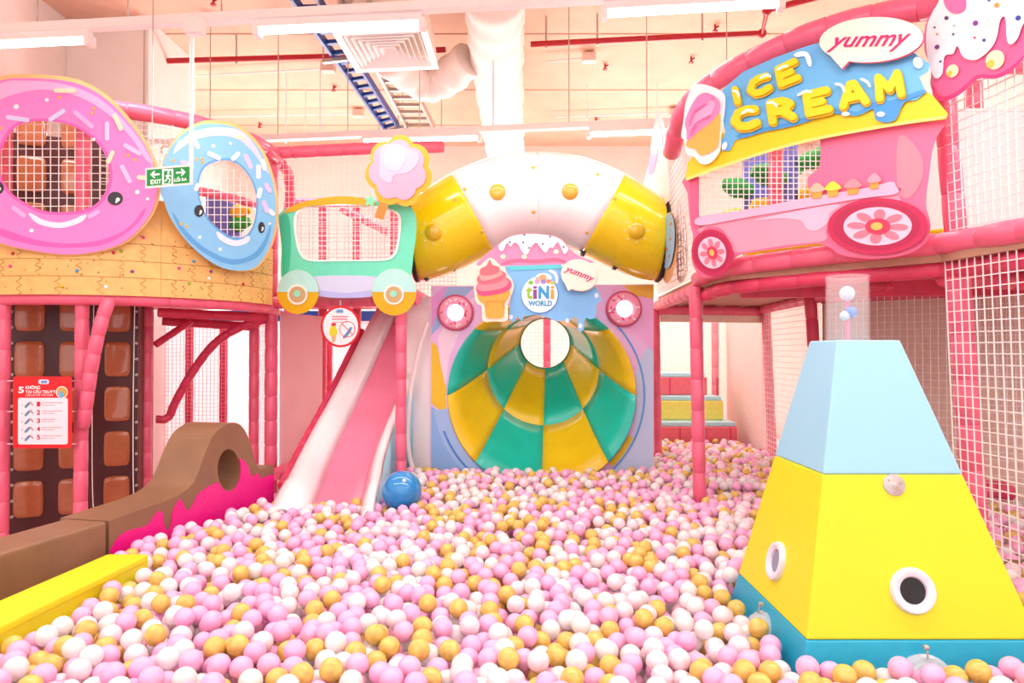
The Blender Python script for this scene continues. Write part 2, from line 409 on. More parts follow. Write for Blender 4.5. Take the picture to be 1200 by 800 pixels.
for (a, b), l in ((((175, 92), (385, 80)), 'thin pale conduit pipe in front of the red sprinkler pipe'), (((180, 138), (420, 133)), 'thin pale conduit pipe behind the blue cable ladder'), (((640, 72), (690, 68)), 'short pale conduit pipe with a junction box beside the big duct'), (((650, 137), (790, 132)), 'long pale conduit pipe behind the big air duct')):
    p, q_ = gz(*a, 5.12), gz(*b, 5.12)
    t = thing('conduit_pipe', l, 'pipe', p)
    MB().tube([p, q_], .012, 8).build('pipe_run', M_WHITE, t)
    MB().beam(q_ - Vector((.08, 0, 0)), q_ + Vector((.08, 0, 0)), .12, .1).build('junction_box', mat('box_beige', 'e3cfc0'), t)
for px, y0, y1, d in ((335, 95, 168, 9.5), (375, 85, 155, 9.2), (246, 95, 155, 9.5), (667, 20, 150, 9.0), (825, 20, 46, 8.6), (770, 72, 140, 10), (688, 112, 140, 10), (358, 95, 160, 10)):
    p = pt(px, y1, d)
    tag(MB().tube([p, Vector((p.x, p.y, CEILZ))], .009, 6).add([], []).lathe([(.018, 0), (.018, .05), (.004, .06)], p, seg=8).build('drop_rod', M_WHITE), 'thin pale steel drop rod hanging from the ceiling', 'rod', 'drop rods under the ceiling')
# exit sign
PE = PL((-2.5, 4.95), (-2.1, 4.87))
t = thing('exit_sign', 'green exit sign with arrows and running figure on a white drop pole', 'exit sign', PE.P(197, 218))
art('sign_box', PE, [(170, 197), (226, 192), (226, 216), (170, 221)], 0, .05, M_WHITE, t, smooth=False)
art('green_face', PE, [(172, 199), (222, 195), (222, 214), (172, 218)], .05, .003, mat('exit_green', '0a8a3c', emit=.25), t, smooth=False)
W_ = mat('exit_white', 'ffffff', emit=.3)
art('door_mark', PE, [rect(190, 198, 203, 216), rect(192, 200, 201, 215)], .053, .002, W_, t, smooth=False)
layer('running_figure', PE, [ell(197.5, 202, 1.3, 1.3, n=10), stroke([(197, 204), (196, 208.5)], 2.2, False), stroke([(196, 208), (199, 210.5), (198, 214)], 1.3, False), stroke([(196, 208.5), (194.5, 211.5), (192.5, 212)], 1.3, False), stroke([(197, 204.5), (200, 206.5)], 1.1, False), stroke([(197, 204.5), (194, 206.5)], 1.1, False)], .054, .002, W_, t, True)
layer('arrow', PE, [[(176, 204.5), (181, 199.5), (181.5, 201.5), (179.5, 203.6), (187, 203), (187, 205), (179.5, 205.6), (182, 208), (181, 209)]], .053, .002, W_, t)
layer('arrow', PE, [[(217.5, 201.5), (212.5, 197), (212, 199), (214, 200.8), (206.5, 201.4), (206.5, 203.4), (214, 202.8), (212, 205.4), (213, 206.5)]], .053, .002, W_, t)
text('lettering', PE, 'EXIT', [(176.5, 210.8), (189, 209.8), (189, 214.8), (176.5, 216)], .053, W_, t, fat=.02)
text('lettering', PE, 'LỐI RA', [(204.5, 207), (219, 206), (219, 211.5), (204.5, 213)], .053, W_, t, fat=.02)
p = PE.P(224, 197, .02); MB().tube([p, Vector((p.x, p.y, LAMP_Z + .08))], .014, 8).build('pole', M_WHITE, t, smooth=True)
p2 = Vector((p.x, p.y, LAMP_Z - .02)); MB().box(p2.x - .04, p2.x + .08, p2.y - .04, p2.y + .04, p2.z - .04, p2.z + .06).build('pole_bracket', M_WHITE, t)
p = PE.P(178, 200, .02); MB().tube([p, Vector((p.x, p.y, CEILZ))], .004, 6).build('wire', M_STEEL, t)

# ------------------------------------------------------------------ left tower
CY = CYL((-3.325, 6.33), 1.23); DECK = 1.93; RAILT = 3.25
TW = thing('play_tower', 'round netted play tower with coral padded posts over the chocolate wall', 'play structure', (-3.3, 6.3, 0))
def arcpts(a0, a1, z_, off=0, n=24): return [CY.at(math.radians(a0 + (a1 - a0) * i / n), z_, off) for i in range(n + 1)]
def post(pb, ptop, r, parent, nm='post', mt=None): return MB().padtube([pb, ptop], r).build(nm, mt or M_POST, parent, smooth=True)
for px, d, a in ((4, 5.18, None), (96, 5.2, None)):
    b = pt(px, 400, d); post((b.x, b.y, 0), (b.x, b.y, RAILT), .047, TW)
for px, d in ((172, 6.2), (298, 6.75)):
    b = pt(px, 400, d); post((b.x, b.y, 0), (b.x, b.y, DECK), .046, TW)
b = pt(318, 400, 6.55); post((b.x, b.y, 0), (b.x, b.y, RAILT + .05), .055, TW)
MB().padtube(arcpts(-45, 112, DECK - .05, -.02, 40), .05, .25).build('deck_rail', M_POST, TW, smooth=True)
MB().padtube(arcpts(-45, 112, RAILT, -.02, 40), .06, .3).build('top_rail', M_POST, TW, smooth=True)
MB().padtube(arcpts(40, 112, 2.74, -.06, 40), .035, .3).build('mid_rail', M_POST, TW, smooth=True)

MB().lathe([(1.12, 0), (1.12, .07), (.01, .07)], (-3.325, 6.33, DECK), seg=40).build('deck', M_POSTR, TW)
for px0, py0, px1, py1, d0, d1 in ((190, 376, 300, 383, 6.5, 6.9), (185, 366, 312, 372, 6.0, 6.5)):
    MB().padtube([pt(px0, py0, d0), pt(px1, py1, d1)], .04).build('cross_bar', M_POSTR, TW, smooth=True)
MB().padtube(ospline([pt(128, 350, 5.15), pt(118, 380, 5.12), pt(108, 425, 5.12), pt(100, 480, 5.15), pt(97, 500, 5.17)], 5), .046, .13).build('brace', M_POST, TW, smooth=True)
MB().padtube(ospline([pt(312, 374, 6.5), pt(282, 383, 6.55), pt(252, 402, 6.55), pt(226, 435, 6.55), pt(205, 472, 6.55), pt(197, 490, 6.55), pt(183, 491, 6.5)], 5), .037, .13).build('brace', M_POSTR, TW, smooth=True)
MB().padtube([pt(182, 404, 6.25), pt(224, 376, 6.5)], .03, .13).build('brace', M_POSTR, TW, smooth=True)
net('net', quadfn(pt(305, 620, 6.7), pt(312, 620, 6.62), pt(312, 360, 6.62), pt(305, 360, 6.7)), 3, 46, .003, M_NET, TW)
# wafer fascia: printed curved boards
M_WAF = mat('wafer_print', 'eebf72', rough=.5, noise=.05, nscale=14)
M_WLN = ink('b98441')
NA = 18
def waftop(a):
    p = CY.at(a, 2.4); px = 600 + p.x / p.y * F
    return 2.36 if px < 150 else 2.36 + .24 * min(1, (px - 150) / 14) if px < 200 else 2.6 - .22 * min(1, (px - 200) / 20)
def curved(a0, a1, z0, z1, off, th, n=20):
    mb = MB(); vs = []; fs = []
    for i in range(n + 1):
        a = math.radians(a0 + (a1 - a0) * i / n)
        zt = z1 if z1 else waftop(a); vs += [CY.at(a, z0, off + th), CY.at(a, zt, off + th), CY.at(a, zt, off), CY.at(a, z0, off)]
    for i in range(n):
        b_ = i * 4
        for k in range(4): fs.append((b_ + k, b_ + (k + 1) % 4, b_ + 4 + (k + 1) % 4, b_ + 4 + k))
    fs += [(0, 1, 2, 3), (n * 4 + 3, n * 4 + 2, n * 4 + 1, n * 4)]
    return mb.add(vs, fs)
net('net', lambda u, v: CY.at(math.radians(NA + 22 * u), 2.45 + .76 * v, -.03), 12, 18, .0028, M_NET, TW, su=12)
WF = thing('wafer_fascia', 'curved wafer-print fascia board under the two donuts', 'panel', CY.at(0, 1.92, 0))
seam = math.degrees(math.atan2(CY.P(187, 300).x + 3.325, 6.33 - CY.P(187, 300).y))
for a0, a1 in ((-45, seam - .04), (seam + .04, 84)):
    pn = curved(a0, a1, 1.9, None, .03, .025, 60).build('wafer_board', M_WAF, WF, smooth=True)
    mb = MB()
    for zl in (2.03, 2.15, 2.275):
        c = curved(a0, a1, zl - .0025, zl + .0025, .055, .002, 24); mb.add(c.v, c.f)
    zs = [1.9, 2.03, 2.15, 2.275, 2.36]
    for r_ in range(4):
        aa = a0 + 4 + (r_ % 2) * 6
        while aa < a1 - 3:
            P = [CY.at(math.radians(aa + .9 * math.sin(j * 1.6 + r_)), zs[r_] + (zs[r_ + 1] - zs[r_]) * j / 10, .0565) for j in range(11)]
            mb.tube(P, .0025, 4); aa += 12
    for k in range(70):
        aa = R.uniform(a0 + 1, a1 - 1); zc = R.uniform(1.92, 2.34); c = CY.at(math.radians(aa), zc, .055); nrm = CY.at(math.radians(aa), zc, 1) - c
        mb.lathe([(R.uniform(.004, .008), 0), (.003, .002)], c, nrm, 8)
    mb.build('printed_lines', M_WLN, pn)['kind'] = 'stuff'
for k, (px, py) in enumerate(((15, 297), (12, 312), (90, 317), (155, 318), (72, 335), (124, 336), (142, 294), (133, 296), (168, 278), (227, 306), (247, 318), (248, 314), (245, 326), (222, 332), (285, 333), (210, 314))):
    c = CY.P(px, py, .056); nrm = Vector((c.x + 3.325, c.y - 6.33, 0))
    MB().lathe([(.013, 0), (.011, .006), (.003, .009)], c, nrm, 10).build('candy_dot', ink(['c0282d', 'e24a8a', '4aa0d8', '8a3f96', 'd8c020', 'ffffff', '8fae1e'][k % 7]), WF)

def donut(name, pl, outer, hole, base, rim, hi, dark, label, eyes, smile, spr, dots, odots, band, shade, nets):
    t = thing(name, label, 'sign board', pl.P(sum(p[0] for p in outer) / len(outer), max(p[1] for p in outer)))
    cx = sum(p[0] for p in outer) / len(outer); cy = sum(p[1] for p in outer) / len(outer)
    rimo = [(cx + (x - cx) * 1.025 + 1, cy + (y - cy) * 1.03 - 1.5) for x, y in outer]
    art('biscuit_rim', pl, [rimo, hole], 0, .02, ink(rim), t)
    b = art('icing', pl, [outer, hole], .02, .012, ink(base), t)
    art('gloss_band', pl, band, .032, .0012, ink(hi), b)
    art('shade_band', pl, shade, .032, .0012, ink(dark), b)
    hc = [(sum(p[0] for p in hole) / len(hole)), (sum(p[1] for p in hole) / len(hole))]
    lip = [(hc[0] + (x - hc[0]) * 1.06, hc[1] + (y - hc[1]) * 1.06) for x, y in hole]
    art('hole_edge', pl, [lip, hole], .032, .0010, ink(dark), b)
    for ex, ey, rx, ry in eyes:
        e = art('eye', pl, ell(ex, ey, rx, ry), .033, .003, ink('24222c'), t)
        layer('glint', pl, [ell(ex + rx * .35, ey + ry * .15, rx * .26, ry * .3, n=12), ell(ex + rx * .15, ey + ry * .5, rx * .15, ry * .17, n=10)], .036, .001, ink('ffffff'), e)
    art('smile', pl, stroke(smile, 6.5), .033, .003, ink('fbe9fb'), t)
    for x, y, L, a, c in spr: art('sprinkle', pl, cap(x, y, L, a, 5.2), .033, .004, ink(c), t)
    layer('sugar_bead', pl, [ell(x, y, r_, r_ * .9, n=12) for x, y, r_ in dots], .033, .002, ink('fdf2fb'), t)
    layer('sugar_bead', pl, [ell(x, y, 2, 1.8, n=10) for x, y in odots], .033, .002, ink('efb04a'), t)
    hole_net('net', pl, hole, nets[0], nets[1], -.01, .0032, M_NET, t)
PD = PL((-3.3, 5.03), (-2.5, 5.18))
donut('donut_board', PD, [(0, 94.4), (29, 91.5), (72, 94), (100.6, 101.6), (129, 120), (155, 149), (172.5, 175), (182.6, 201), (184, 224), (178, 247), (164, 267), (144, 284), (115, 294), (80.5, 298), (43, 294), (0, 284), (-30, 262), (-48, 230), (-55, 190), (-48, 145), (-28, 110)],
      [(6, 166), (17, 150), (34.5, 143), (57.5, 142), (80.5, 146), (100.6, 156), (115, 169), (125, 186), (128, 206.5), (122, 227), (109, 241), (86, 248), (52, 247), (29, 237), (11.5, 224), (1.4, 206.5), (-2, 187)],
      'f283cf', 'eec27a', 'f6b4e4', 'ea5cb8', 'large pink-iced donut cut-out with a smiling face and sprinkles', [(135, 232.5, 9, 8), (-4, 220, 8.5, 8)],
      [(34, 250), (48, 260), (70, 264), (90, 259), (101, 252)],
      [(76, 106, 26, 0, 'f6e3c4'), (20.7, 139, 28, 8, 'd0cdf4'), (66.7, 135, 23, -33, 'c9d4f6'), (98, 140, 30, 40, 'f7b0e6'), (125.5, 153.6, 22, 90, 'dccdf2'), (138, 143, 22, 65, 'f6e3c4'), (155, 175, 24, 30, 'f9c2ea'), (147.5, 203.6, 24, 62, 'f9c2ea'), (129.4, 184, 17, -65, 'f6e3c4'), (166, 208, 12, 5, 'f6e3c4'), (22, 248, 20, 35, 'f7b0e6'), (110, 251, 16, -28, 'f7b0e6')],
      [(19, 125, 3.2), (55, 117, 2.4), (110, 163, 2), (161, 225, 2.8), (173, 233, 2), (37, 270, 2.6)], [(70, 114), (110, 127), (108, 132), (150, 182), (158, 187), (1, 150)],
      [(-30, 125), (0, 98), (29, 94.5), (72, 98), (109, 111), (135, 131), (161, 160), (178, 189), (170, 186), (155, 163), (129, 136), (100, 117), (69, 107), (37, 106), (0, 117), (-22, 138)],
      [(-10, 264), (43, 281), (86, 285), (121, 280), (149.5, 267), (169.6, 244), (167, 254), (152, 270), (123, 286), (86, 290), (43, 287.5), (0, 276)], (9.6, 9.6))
PB = PL((-2.529, 5.17), (-1.989, 5.89))
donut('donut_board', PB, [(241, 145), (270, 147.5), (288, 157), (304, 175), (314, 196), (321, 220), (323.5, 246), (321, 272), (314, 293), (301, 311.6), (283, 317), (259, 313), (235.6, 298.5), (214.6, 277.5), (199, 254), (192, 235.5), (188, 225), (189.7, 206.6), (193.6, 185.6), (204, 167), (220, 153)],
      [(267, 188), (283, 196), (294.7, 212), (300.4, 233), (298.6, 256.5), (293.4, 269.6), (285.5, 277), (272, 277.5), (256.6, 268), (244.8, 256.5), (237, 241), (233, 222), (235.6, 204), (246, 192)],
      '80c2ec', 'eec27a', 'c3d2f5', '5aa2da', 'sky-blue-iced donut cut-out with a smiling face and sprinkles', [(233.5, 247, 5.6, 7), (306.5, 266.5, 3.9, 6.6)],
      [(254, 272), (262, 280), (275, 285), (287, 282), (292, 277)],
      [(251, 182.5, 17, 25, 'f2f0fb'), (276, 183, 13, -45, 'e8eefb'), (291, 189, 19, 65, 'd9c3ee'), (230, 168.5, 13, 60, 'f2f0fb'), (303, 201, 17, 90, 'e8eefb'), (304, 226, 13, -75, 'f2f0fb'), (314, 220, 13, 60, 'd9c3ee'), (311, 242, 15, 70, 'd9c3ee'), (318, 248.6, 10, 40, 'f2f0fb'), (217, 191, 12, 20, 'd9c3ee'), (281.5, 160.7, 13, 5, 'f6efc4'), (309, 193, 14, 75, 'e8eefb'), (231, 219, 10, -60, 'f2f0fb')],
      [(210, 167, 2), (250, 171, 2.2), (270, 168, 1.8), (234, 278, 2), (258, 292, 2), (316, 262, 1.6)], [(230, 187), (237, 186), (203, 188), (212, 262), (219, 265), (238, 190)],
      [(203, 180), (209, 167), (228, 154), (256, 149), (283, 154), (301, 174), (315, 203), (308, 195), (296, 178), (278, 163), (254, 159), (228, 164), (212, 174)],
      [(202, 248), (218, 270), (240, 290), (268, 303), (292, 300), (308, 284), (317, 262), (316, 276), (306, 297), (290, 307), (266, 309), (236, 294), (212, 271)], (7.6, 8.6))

# chocolate wall
CW = PL((-3.89, 5.6), (-3.04, 5.95))
t = thing('chocolate_wall', 'dark chocolate-bar padded wall with milk chocolate squares', 'padded wall', CW.P(88, 600))
def cwbox(z0, z1, nm):
    a, b = CW.P(-60, 400), CW.P(162, 400); bk = -CW.n * .06
    return MB().box8([(a.x, a.y, z0), (b.x, b.y, z0), (b.x + bk.x, b.y + bk.y, z0), (a.x + bk.x, a.y + bk.y, z0), (a.x, a.y, z1), (b.x, b.y, z1), (b.x + bk.x, b.y + bk.y, z1), (a.x + bk.x, a.y + bk.y, z1)]).build(nm, M_CHOC, t)
lo = cwbox(0, DECK - .02, 'lower_pad'); hi_ = cwbox(DECK + .09, 3.2, 'upper_pad')
mb = MB(); hw, hh = .5, .5
prof = [(1.0, 0), (.98, .5), (.9, .85), (.78, 1.0)]
def rr(f, y):
    o = []
    for i in range(20):
        a = 2 * PI * i / 20; c, s = math.cos(a), math.sin(a); k_ = .34
        o.append((math.copysign(abs(c) ** k_, c) * hw * f, math.copysign(abs(s) ** k_, s) * hh * f, y))
    return o
vs = [p for f, h in prof for p in rr(f, h)]; fs = []
for i in range(3):
    for k in range(20): fs.append((i * 20 + k, i * 20 + (k + 1) % 20, (i + 1) * 20 + (k + 1) % 20, (i + 1) * 20 + k))
fs.append(tuple(60 + k for k in range(20)))
blk0 = mb.add(vs, fs).build('chocolate_block', M_CHOCB, None, smooth=True, ang=60); me_blk = blk0.data; bpy.data.objects.remove(blk0)
tx = CW.t if CW.t.x > 0 else -CW.t
for px, hwp in ((-18, 18), (35, 18), (87, 17.5), (138, 15.5)):
    c = CW.P(px, 400); wl = (CW.P(px + hwp, 400) - CW.P(px - hwp, 400)).length
    for k in range(-3, 6):
        zc = 1.44 + k * .362
        if DECK - .1 < zc < DECK + .2: continue
        o = bpy.data.objects.new('chocolate_block', me_blk); COL.objects.link(o)
        o.matrix_world = Matrix.Translation((c.x, c.y, zc)) @ Matrix((tx, Vector((0, 0, 1)), CW.n)).transposed().to_4x4() @ Matrix.Diagonal((wl, .285, .028, 1))
        mw = o.matrix_world.copy(); o.parent = lo if zc < DECK else hi_; o.matrix_parent_inverse = (Matrix.Identity(4)); o.matrix_basis = mw
for px in (14, 160):
    for k in range(14):
        c = CW.P(px, 365 + k * 18.5, .012); MB().lathe([(.012, 0), (.012, .006), (.006, .008), (.006, .002)], c, CW.n, 10).build('eyelet', M_STEEL, lo)
ea, eb = pt(164, 400, 6.05), pt(180, 400, 6.4)
MB().box8([(ea.x, ea.y, 0), (eb.x, eb.y, 0), (eb.x - .03, eb.y + .03, 0), (ea.x - .03, ea.y + .03, 0), (ea.x, ea.y, 1.9), (eb.x, eb.y, 1.9), (eb.x - .03, eb.y + .03, 1.9), (ea.x - .03, ea.y + .03, 1.9)]).build('edge_pad', mat('umber_vinyl', '7a4a3c', rough=.45), t)
for px in (110, 158):
    MB().tube(ospline([pt(px, 350, 5.7), pt(px - 2, 480, 5.72), pt(px - 1, 590, 5.66), pt(px + 6, 604, 5.62)], 6), .004, 6).build('cord', M_WHITE, t)

# rules sign on the chocolate wall
PS = PL((-3.8, 5.02), (-3.0, 5.06))
t = thing('rules_sign', 'red slide rules sign with five numbered lines', 'sign', PS.P(50, 523))
def rrect(x0, y0, x1, y1, r_):
    o = []
    for cx, cy, a0 in ((x1 - r_, y0 + r_, -90), (x1 - r_, y1 - r_, 0), (x0 + r_, y1 - r_, 90), (x0 + r_, y0 + r_, 180)):
        for i in range(5): a = math.radians(a0 + 22.5 * i); o.append((cx + r_ * math.cos(a), cy + r_ * math.sin(a)))
    return o
art('board', PS, rrect(15, 441, 84.5, 525, 3), 0, .012, ink('e8121f'), t, smooth=False)
art('white_field', PS, rrect(21, 466, 79.5, 520.5, 2.5), .012, .001, ink('e9eef8'), t, smooth=False)
Wt = ink('ffffff'); RD = ink('c8102e')
text('lettering', PS, '5', [(21.5, 453), (28, 453), (28, 460.5), (21.5, 460.5)], .012, Wt, t, fat=.03)
text('lettering', PS, 'KHÔNG', [(30, 451), (47, 451), (47, 455.8), (30, 455.8)], .012, Wt, t, fat=.03)
text('lettering', PS, 'TẠI CẦU TRƯỢT', [(30, 455.5), (65, 455.5), (65, 461.5), (30, 461.5)], .012, Wt, t, fat=.03)
text('lettering', PS, '5 RULES FOR THE SLIDE', [(30, 462), (62, 461.5), (62, 463.7), (30, 464.2)], .012, Wt, t)
art('logo_plate', PS, rrect(45, 444.5, 57.5, 450, 2.5), .012, .001, ink('dfeafa'), t, smooth=False)
text('lettering', PS, 'tiNi', [(48, 445.4), (55, 445.4), (55, 449), (48, 449)], .013, ink('2a6fc0'), t, fat=.02)
art('badge', PS, ell(72.5, 459.5, 7), .013, .001, Wt, t); art('badge_disc', PS, ell(72.5, 459.5, 6), .014, .001, ink('f0a03c'), t); art('badge_mark', PS, ell(71.5, 462, 3, 4.2), .015, .001, ink('6ab4dc'), t)
for i in range(5):
    y = 473.5 + i * 9.7
    text('lettering', PS, str(i + 1), [(43, y - 3), (47, y - 3), (47, y + 2.6), (43, y + 2.6)], .013, RD, t, fat=.02)
    layer('picture', PS, [stroke([(29, y + 4), (32, y + 1), (35, y - 2)], 3)], .013, .001, ink('5f95a8'), t)
    layer('picture', PS, [stroke([(33, y - 1), (36, y - 2), (39, y + 2)], 2), ell(26, y + 1.2, 1, 1, n=10)], .013, .001, ink('c9a0b4'), t)
    layer('text_line', PS, [rect(49, y - 2 - .3, 73 if i != 2 else 65, y - 1.3), rect(49, y + .6, 64, y + 1.4)], .013, .0008, ink('dda2ac'), t)
for px0, px1 in ((16, 8), (83.5, 90)):
    for y in (446, 482, 520): MB().tube([PS.P(px0, y, .006), pt(px1, y, 5.18)], .004, 6).build('tie', M_WHITE, t)
# ------------------------------------------------------------------ slide deck behind the bus board
SD = thing('slide_deck', 'coral padded deck frame behind the mint bus board', 'play structure', (-1.5, 6.9, 0))
pa, pb = Vector((-2.1, 6.38, 0)), Vector((-.76, 5.84, 0))
def up(p, z_): return Vector((p.x, p.y, z_))
b = pt(470, 400, 5.74); post((b.x, b.y, 0), (b.x, b.y, 1.92), .043, SD)
MB().padtube([up(pa, 1.93), up(pb, 1.93)], .055).build('deck_rail', M_POST, SD, smooth=True)
MB().padtube([pt(312, 180, 6.5), pt(432, 174, 6.55), pt(520, 172, 6.7)], .055).build('top_rail', M_POST, SD, smooth=True)
MB().padtube([pt(338, 238, 7.6), pt(480, 236, 7.6)], .05).build('mid_rail', M_POST, SD, smooth=True)
MB().padtube(ospline([pt(330, 192, 6.7), pt(338, 205, 6.9), pt(340, 235, 7.2), pt(335, 260, 7.4)], 5), .05).build('brace', M_POST, SD, smooth=True)
for px in (337, 378, 418, 462):
    b = pt(px, 400, 7.7); post((b.x, b.y, 0), (b.x, b.y, 3.1), .045, SD)
MB().padtube([pt(400, 245, 7.4), pt(455, 272, 7.3)], .04).build('brace', M_POST, SD, smooth=True)
MB().box8([(-2.1, 6.42, 1.95), (-.8, 5.9, 1.95), (-.75, 7.8, 1.95), (-2.2, 7.8, 1.95), (-2.1, 6.42, 2.02), (-.8, 5.9, 2.02), (-.75, 7.8, 2.02), (-2.2, 7.8, 2.02)]).build('deck', M_POSTR, SD)
net('net', quadfn((-2.12, 6.55, 2.0), (-.8, 6.45, 2.0), (-.8, 6.45, 3.2), (-2.12, 6.55, 3.2)), 26, 24, .0028, M_NET, SD)
net('net', quadfn((-2.3, 7.75, 2.0), (-.6, 7.75, 2.0), (-.6, 7.75, 3.1), (-2.3, 7.75, 3.1)), 40, 26, .0035, M_PNET, SD)
# pale back sheets with posts (left undercroft)
M_SHEET = translucent(mat('pale_sheet', 'fbeaec', rough=.5, noise=.015, nscale=4))
t = thing('back_screen', 'pale pink sheet screen under the left tower and slide deck', 'screen', (-3.2, 8.4, 0))
MB().box(-4.0, -1.55, 8.5, 8.53, 0, 1.86).build('sheet', M_SHEET, t)
MB().box(-4.0, -1.55, 8.46, 8.54, 1.86, 1.98).build('top_band', M_BLUE, t)
for px in (222, 262, 385):
    b = pt(px, 400, 8.42); post((b.x, b.y, 0), (b.x, b.y, 1.86), .045, t, mt=M_POSTR)
net('net', quadfn((-4.0, 8.36, .0), (-3.3, 8.36, .0), (-3.3, 8.36, 1.9), (-4.0, 8.36, 1.9)), 16, 42, .0028, M_PNET, t)
# side panel and kerb left of slide
t = thing('side_screen', 'pale mesh side screen with a coral padded base beside the slide', 'screen', pt(350, 545, 6.7))
a, b = pt(330, 400, 6.5), pt(378, 400, 7.2)
MB().box8([(a.x, a.y, 0), (b.x, b.y, 0), (b.x - .02, b.y + .01, 0), (a.x - .02, a.y + .01, 0), (a.x, a.y, 1.85), (b.x, b.y, 1.85), (b.x - .02, b.y + .01, 1.85), (a.x - .02, a.y + .01, 1.85)]).build('sheet', M_SHEET, t)
MB().padtube([pt(322, 556, 6.4), pt(380, 530, 7.1)], .055).build('padded_base', M_POST, t, smooth=True)
MB().box8([pt(335, 572, 6.1), pt(365, 552, 6.6), pt(395, 550, 6.9), pt(365, 575, 6.3)] + [pt(335, 562, 6.1), pt(365, 546, 6.6), pt(395, 543, 6.9), pt(365, 565, 6.3)]).build('brown_kerb', M_BROWN, t)

# bus board
PBU = PL((-2.02, 6.2), (-.74, 5.62))
t = thing('bus_board', 'mint green bus cut-out with netted window and yellow wheels', 'sign board', PBU.P(405, 368))
busw = [(347, 259), (352.5, 246.7), (370, 242), (405, 240.7), (440, 243), (461, 248.4), (467, 259), (464.4, 287), (459, 299), (447, 303.7), (405, 304.2), (366.5, 304.4), (354, 297), (349, 280)]
bo = [(326, 256), (329, 249), (337, 244), (370, 234), (405, 231.6), (440, 236), (475, 241), (484, 246), (488, 259), (487, 280), (485, 294), (482, 322), (478, 336), (440, 346), (372, 346), (336, 336), (329, 322), (330, 287)]
art('body', PBU, [bo, busw], 0, .03, ink('6fe3c0'), t)
inner = [(405 + (x - 405) * 1.09, 272 + (y - 272) * 1.08) for x, y in busw]
art('window_frame', PBU, [[(405 + (x - 405) * 1.05, 272 + (y - 272) * 1.05) for x, y in busw], busw], .03, .006, ink('eafaf4'), t)
art('side_shade', PBU, [(327, 258), (333, 250), (339, 256), (341, 285), (338, 318), (331, 322), (330, 290)], .03, .002, ink('38c79c'), t)
art('roof_strip', PBU, [(333, 249), (345, 240), (377, 232), (405, 230), (430, 233), (440, 239), (427, 242), (398, 239), (363, 243), (343, 248)], .03, .006, ink('dcae1c'), t)
art('skirt', PBU, [(368, 324), (440, 324), (444, 334), (438, 346), (375, 346), (366, 336)], .03, .003, ink('cdd7f2'), t)
art('skirt_shade', PBU, [(372, 340), (405, 343), (440, 340), (437, 347), (405, 349), (376, 347)], .033, .002, ink('b3bdf0'), t)
for cx, cy, r_ in ((349, 342, 24.5), (462, 342, 26)):
    wv = art('wheel', PBU, ell(cx, cy, r_, r_ * 1.06), .03, .02, ink('e0b012'), t)
    half = [(cx + r_ * math.cos(a), cy - r_ * 1.06 * math.sin(a)) for a in [PI * i / 20 for i in range(21)]]
    art('mudguard', PBU, half, .05, .004, ink('b4ece6'), wv, smooth=False)
    art('hub_ring', PBU, ell(cx - .5, cy + 3, 12), .054, .003, ink('fbf4ea'), wv); art('hub', PBU, ell(cx - .5, cy + 3, 9.6), .057, .003, ink('c8a878'), wv); art('hub_cap', PBU, ell(cx - 1, cy + 2, 4), .06, .003, ink('93e6c9'), wv)
hole_net('net', PBU, busw, 5.6, 5.6, .005, .003, M_NET, t)
PC = PL((-2.02, 6.1), (-.74, 5.52))
t = thing('cotton_candy_board', 'pink cotton candy cut-out with a mustard outline on a stick', 'sign board', PC.P(449, 256))
cco = []
for i in range(84):
    th_ = 2 * PI * i / 84; k_ = .87 + .15 * abs(math.sin(3.5 * th_ + .5)) ** .75
    cco.append((467.5 + 39 * k_ * math.cos(th_), 200.5 + 42 * k_ * math.sin(th_)))
def shrink(P, f, g=None, dx=0, dy=0):
    cx = sum(p[0] for p in P) / len(P); cy = sum(p[1] for p in P) / len(P); g = g or f
    return [(cx + (x - cx) * f + dx, cy + (y - cy) * g + dy) for x, y in P]
art('backing', PC, cco, 0, .03, ink('dcae2c'), t)
art('candy_floss', PC, shrink(cco, .86, .84, -1.5, -1), .03, .006, ink('f3abc4'), t)
art('floss_light', PC, [(447, 172), (462, 168), (478, 174), (490, 180), (489, 192), (478, 202), (462, 205), (458, 214), (446, 208), (445, 192)], .036, .003, ink('f5c0d6'), t)
art('floss_core', PC, [(450, 180), (460, 173), (473, 178), (474, 190), (466, 200), (452, 196)], .039, .002, ink('e6c8f2'), t)
art('stick', PC, stroke([(450, 238), (447, 247), (444, 256)], 11, False), .036, .012, ink('c48a3c'), t)
star = [(434 + (8.5 if i % 2 == 0 else 4.2) * math.sin(PI * i / 5 + .2), 235 - (8.5 if i % 2 == 0 else 4.2) * math.cos(PI * i / 5 + .2)) for i in range(10)]
art('star', PC, star, .036, .01, ink('7fdcae'), t, smooth=False)
# round no-climbing sign
PR = PL((-2.0, 6.1), (-.9, 5.62))
t = thing('round_sign', 'round white slide notice with a red rim hung from the deck', 'sign', PR.P(399, 406))
art('rim', PR, ell(399, 382.5, 23.3, 24.5), 0, .02, ink('d2182c'), t); art('face', PR, ell(399, 382.5, 20.6, 21.8), .02, .002, ink('f6f2f6'), t)
art('logo_plate', PR, rrect(393, 361.8, 403, 367, 2), .022, .001, ink('bcd8f0'), t, smooth=False)
text('lettering', PR, 'tiNi', [(394.5, 362.6), (401.5, 362.6), (401.5, 366), (394.5, 366)], .023, ink('2a6fc0'), t, fat=.02)
layer('text_line', PR, [rect(389, 370, 408, 371.6), rect(389, 373, 407, 374.6), rect(389, 377, 407, 377.6)], .022, .001, ink('d98090'), t)
art('ice_cream_scoop', PR, [(386, 391), (387, 384), (390, 381), (394, 384), (395, 391), (390, 394)], .022, .002, ink('f0d22c'), t)
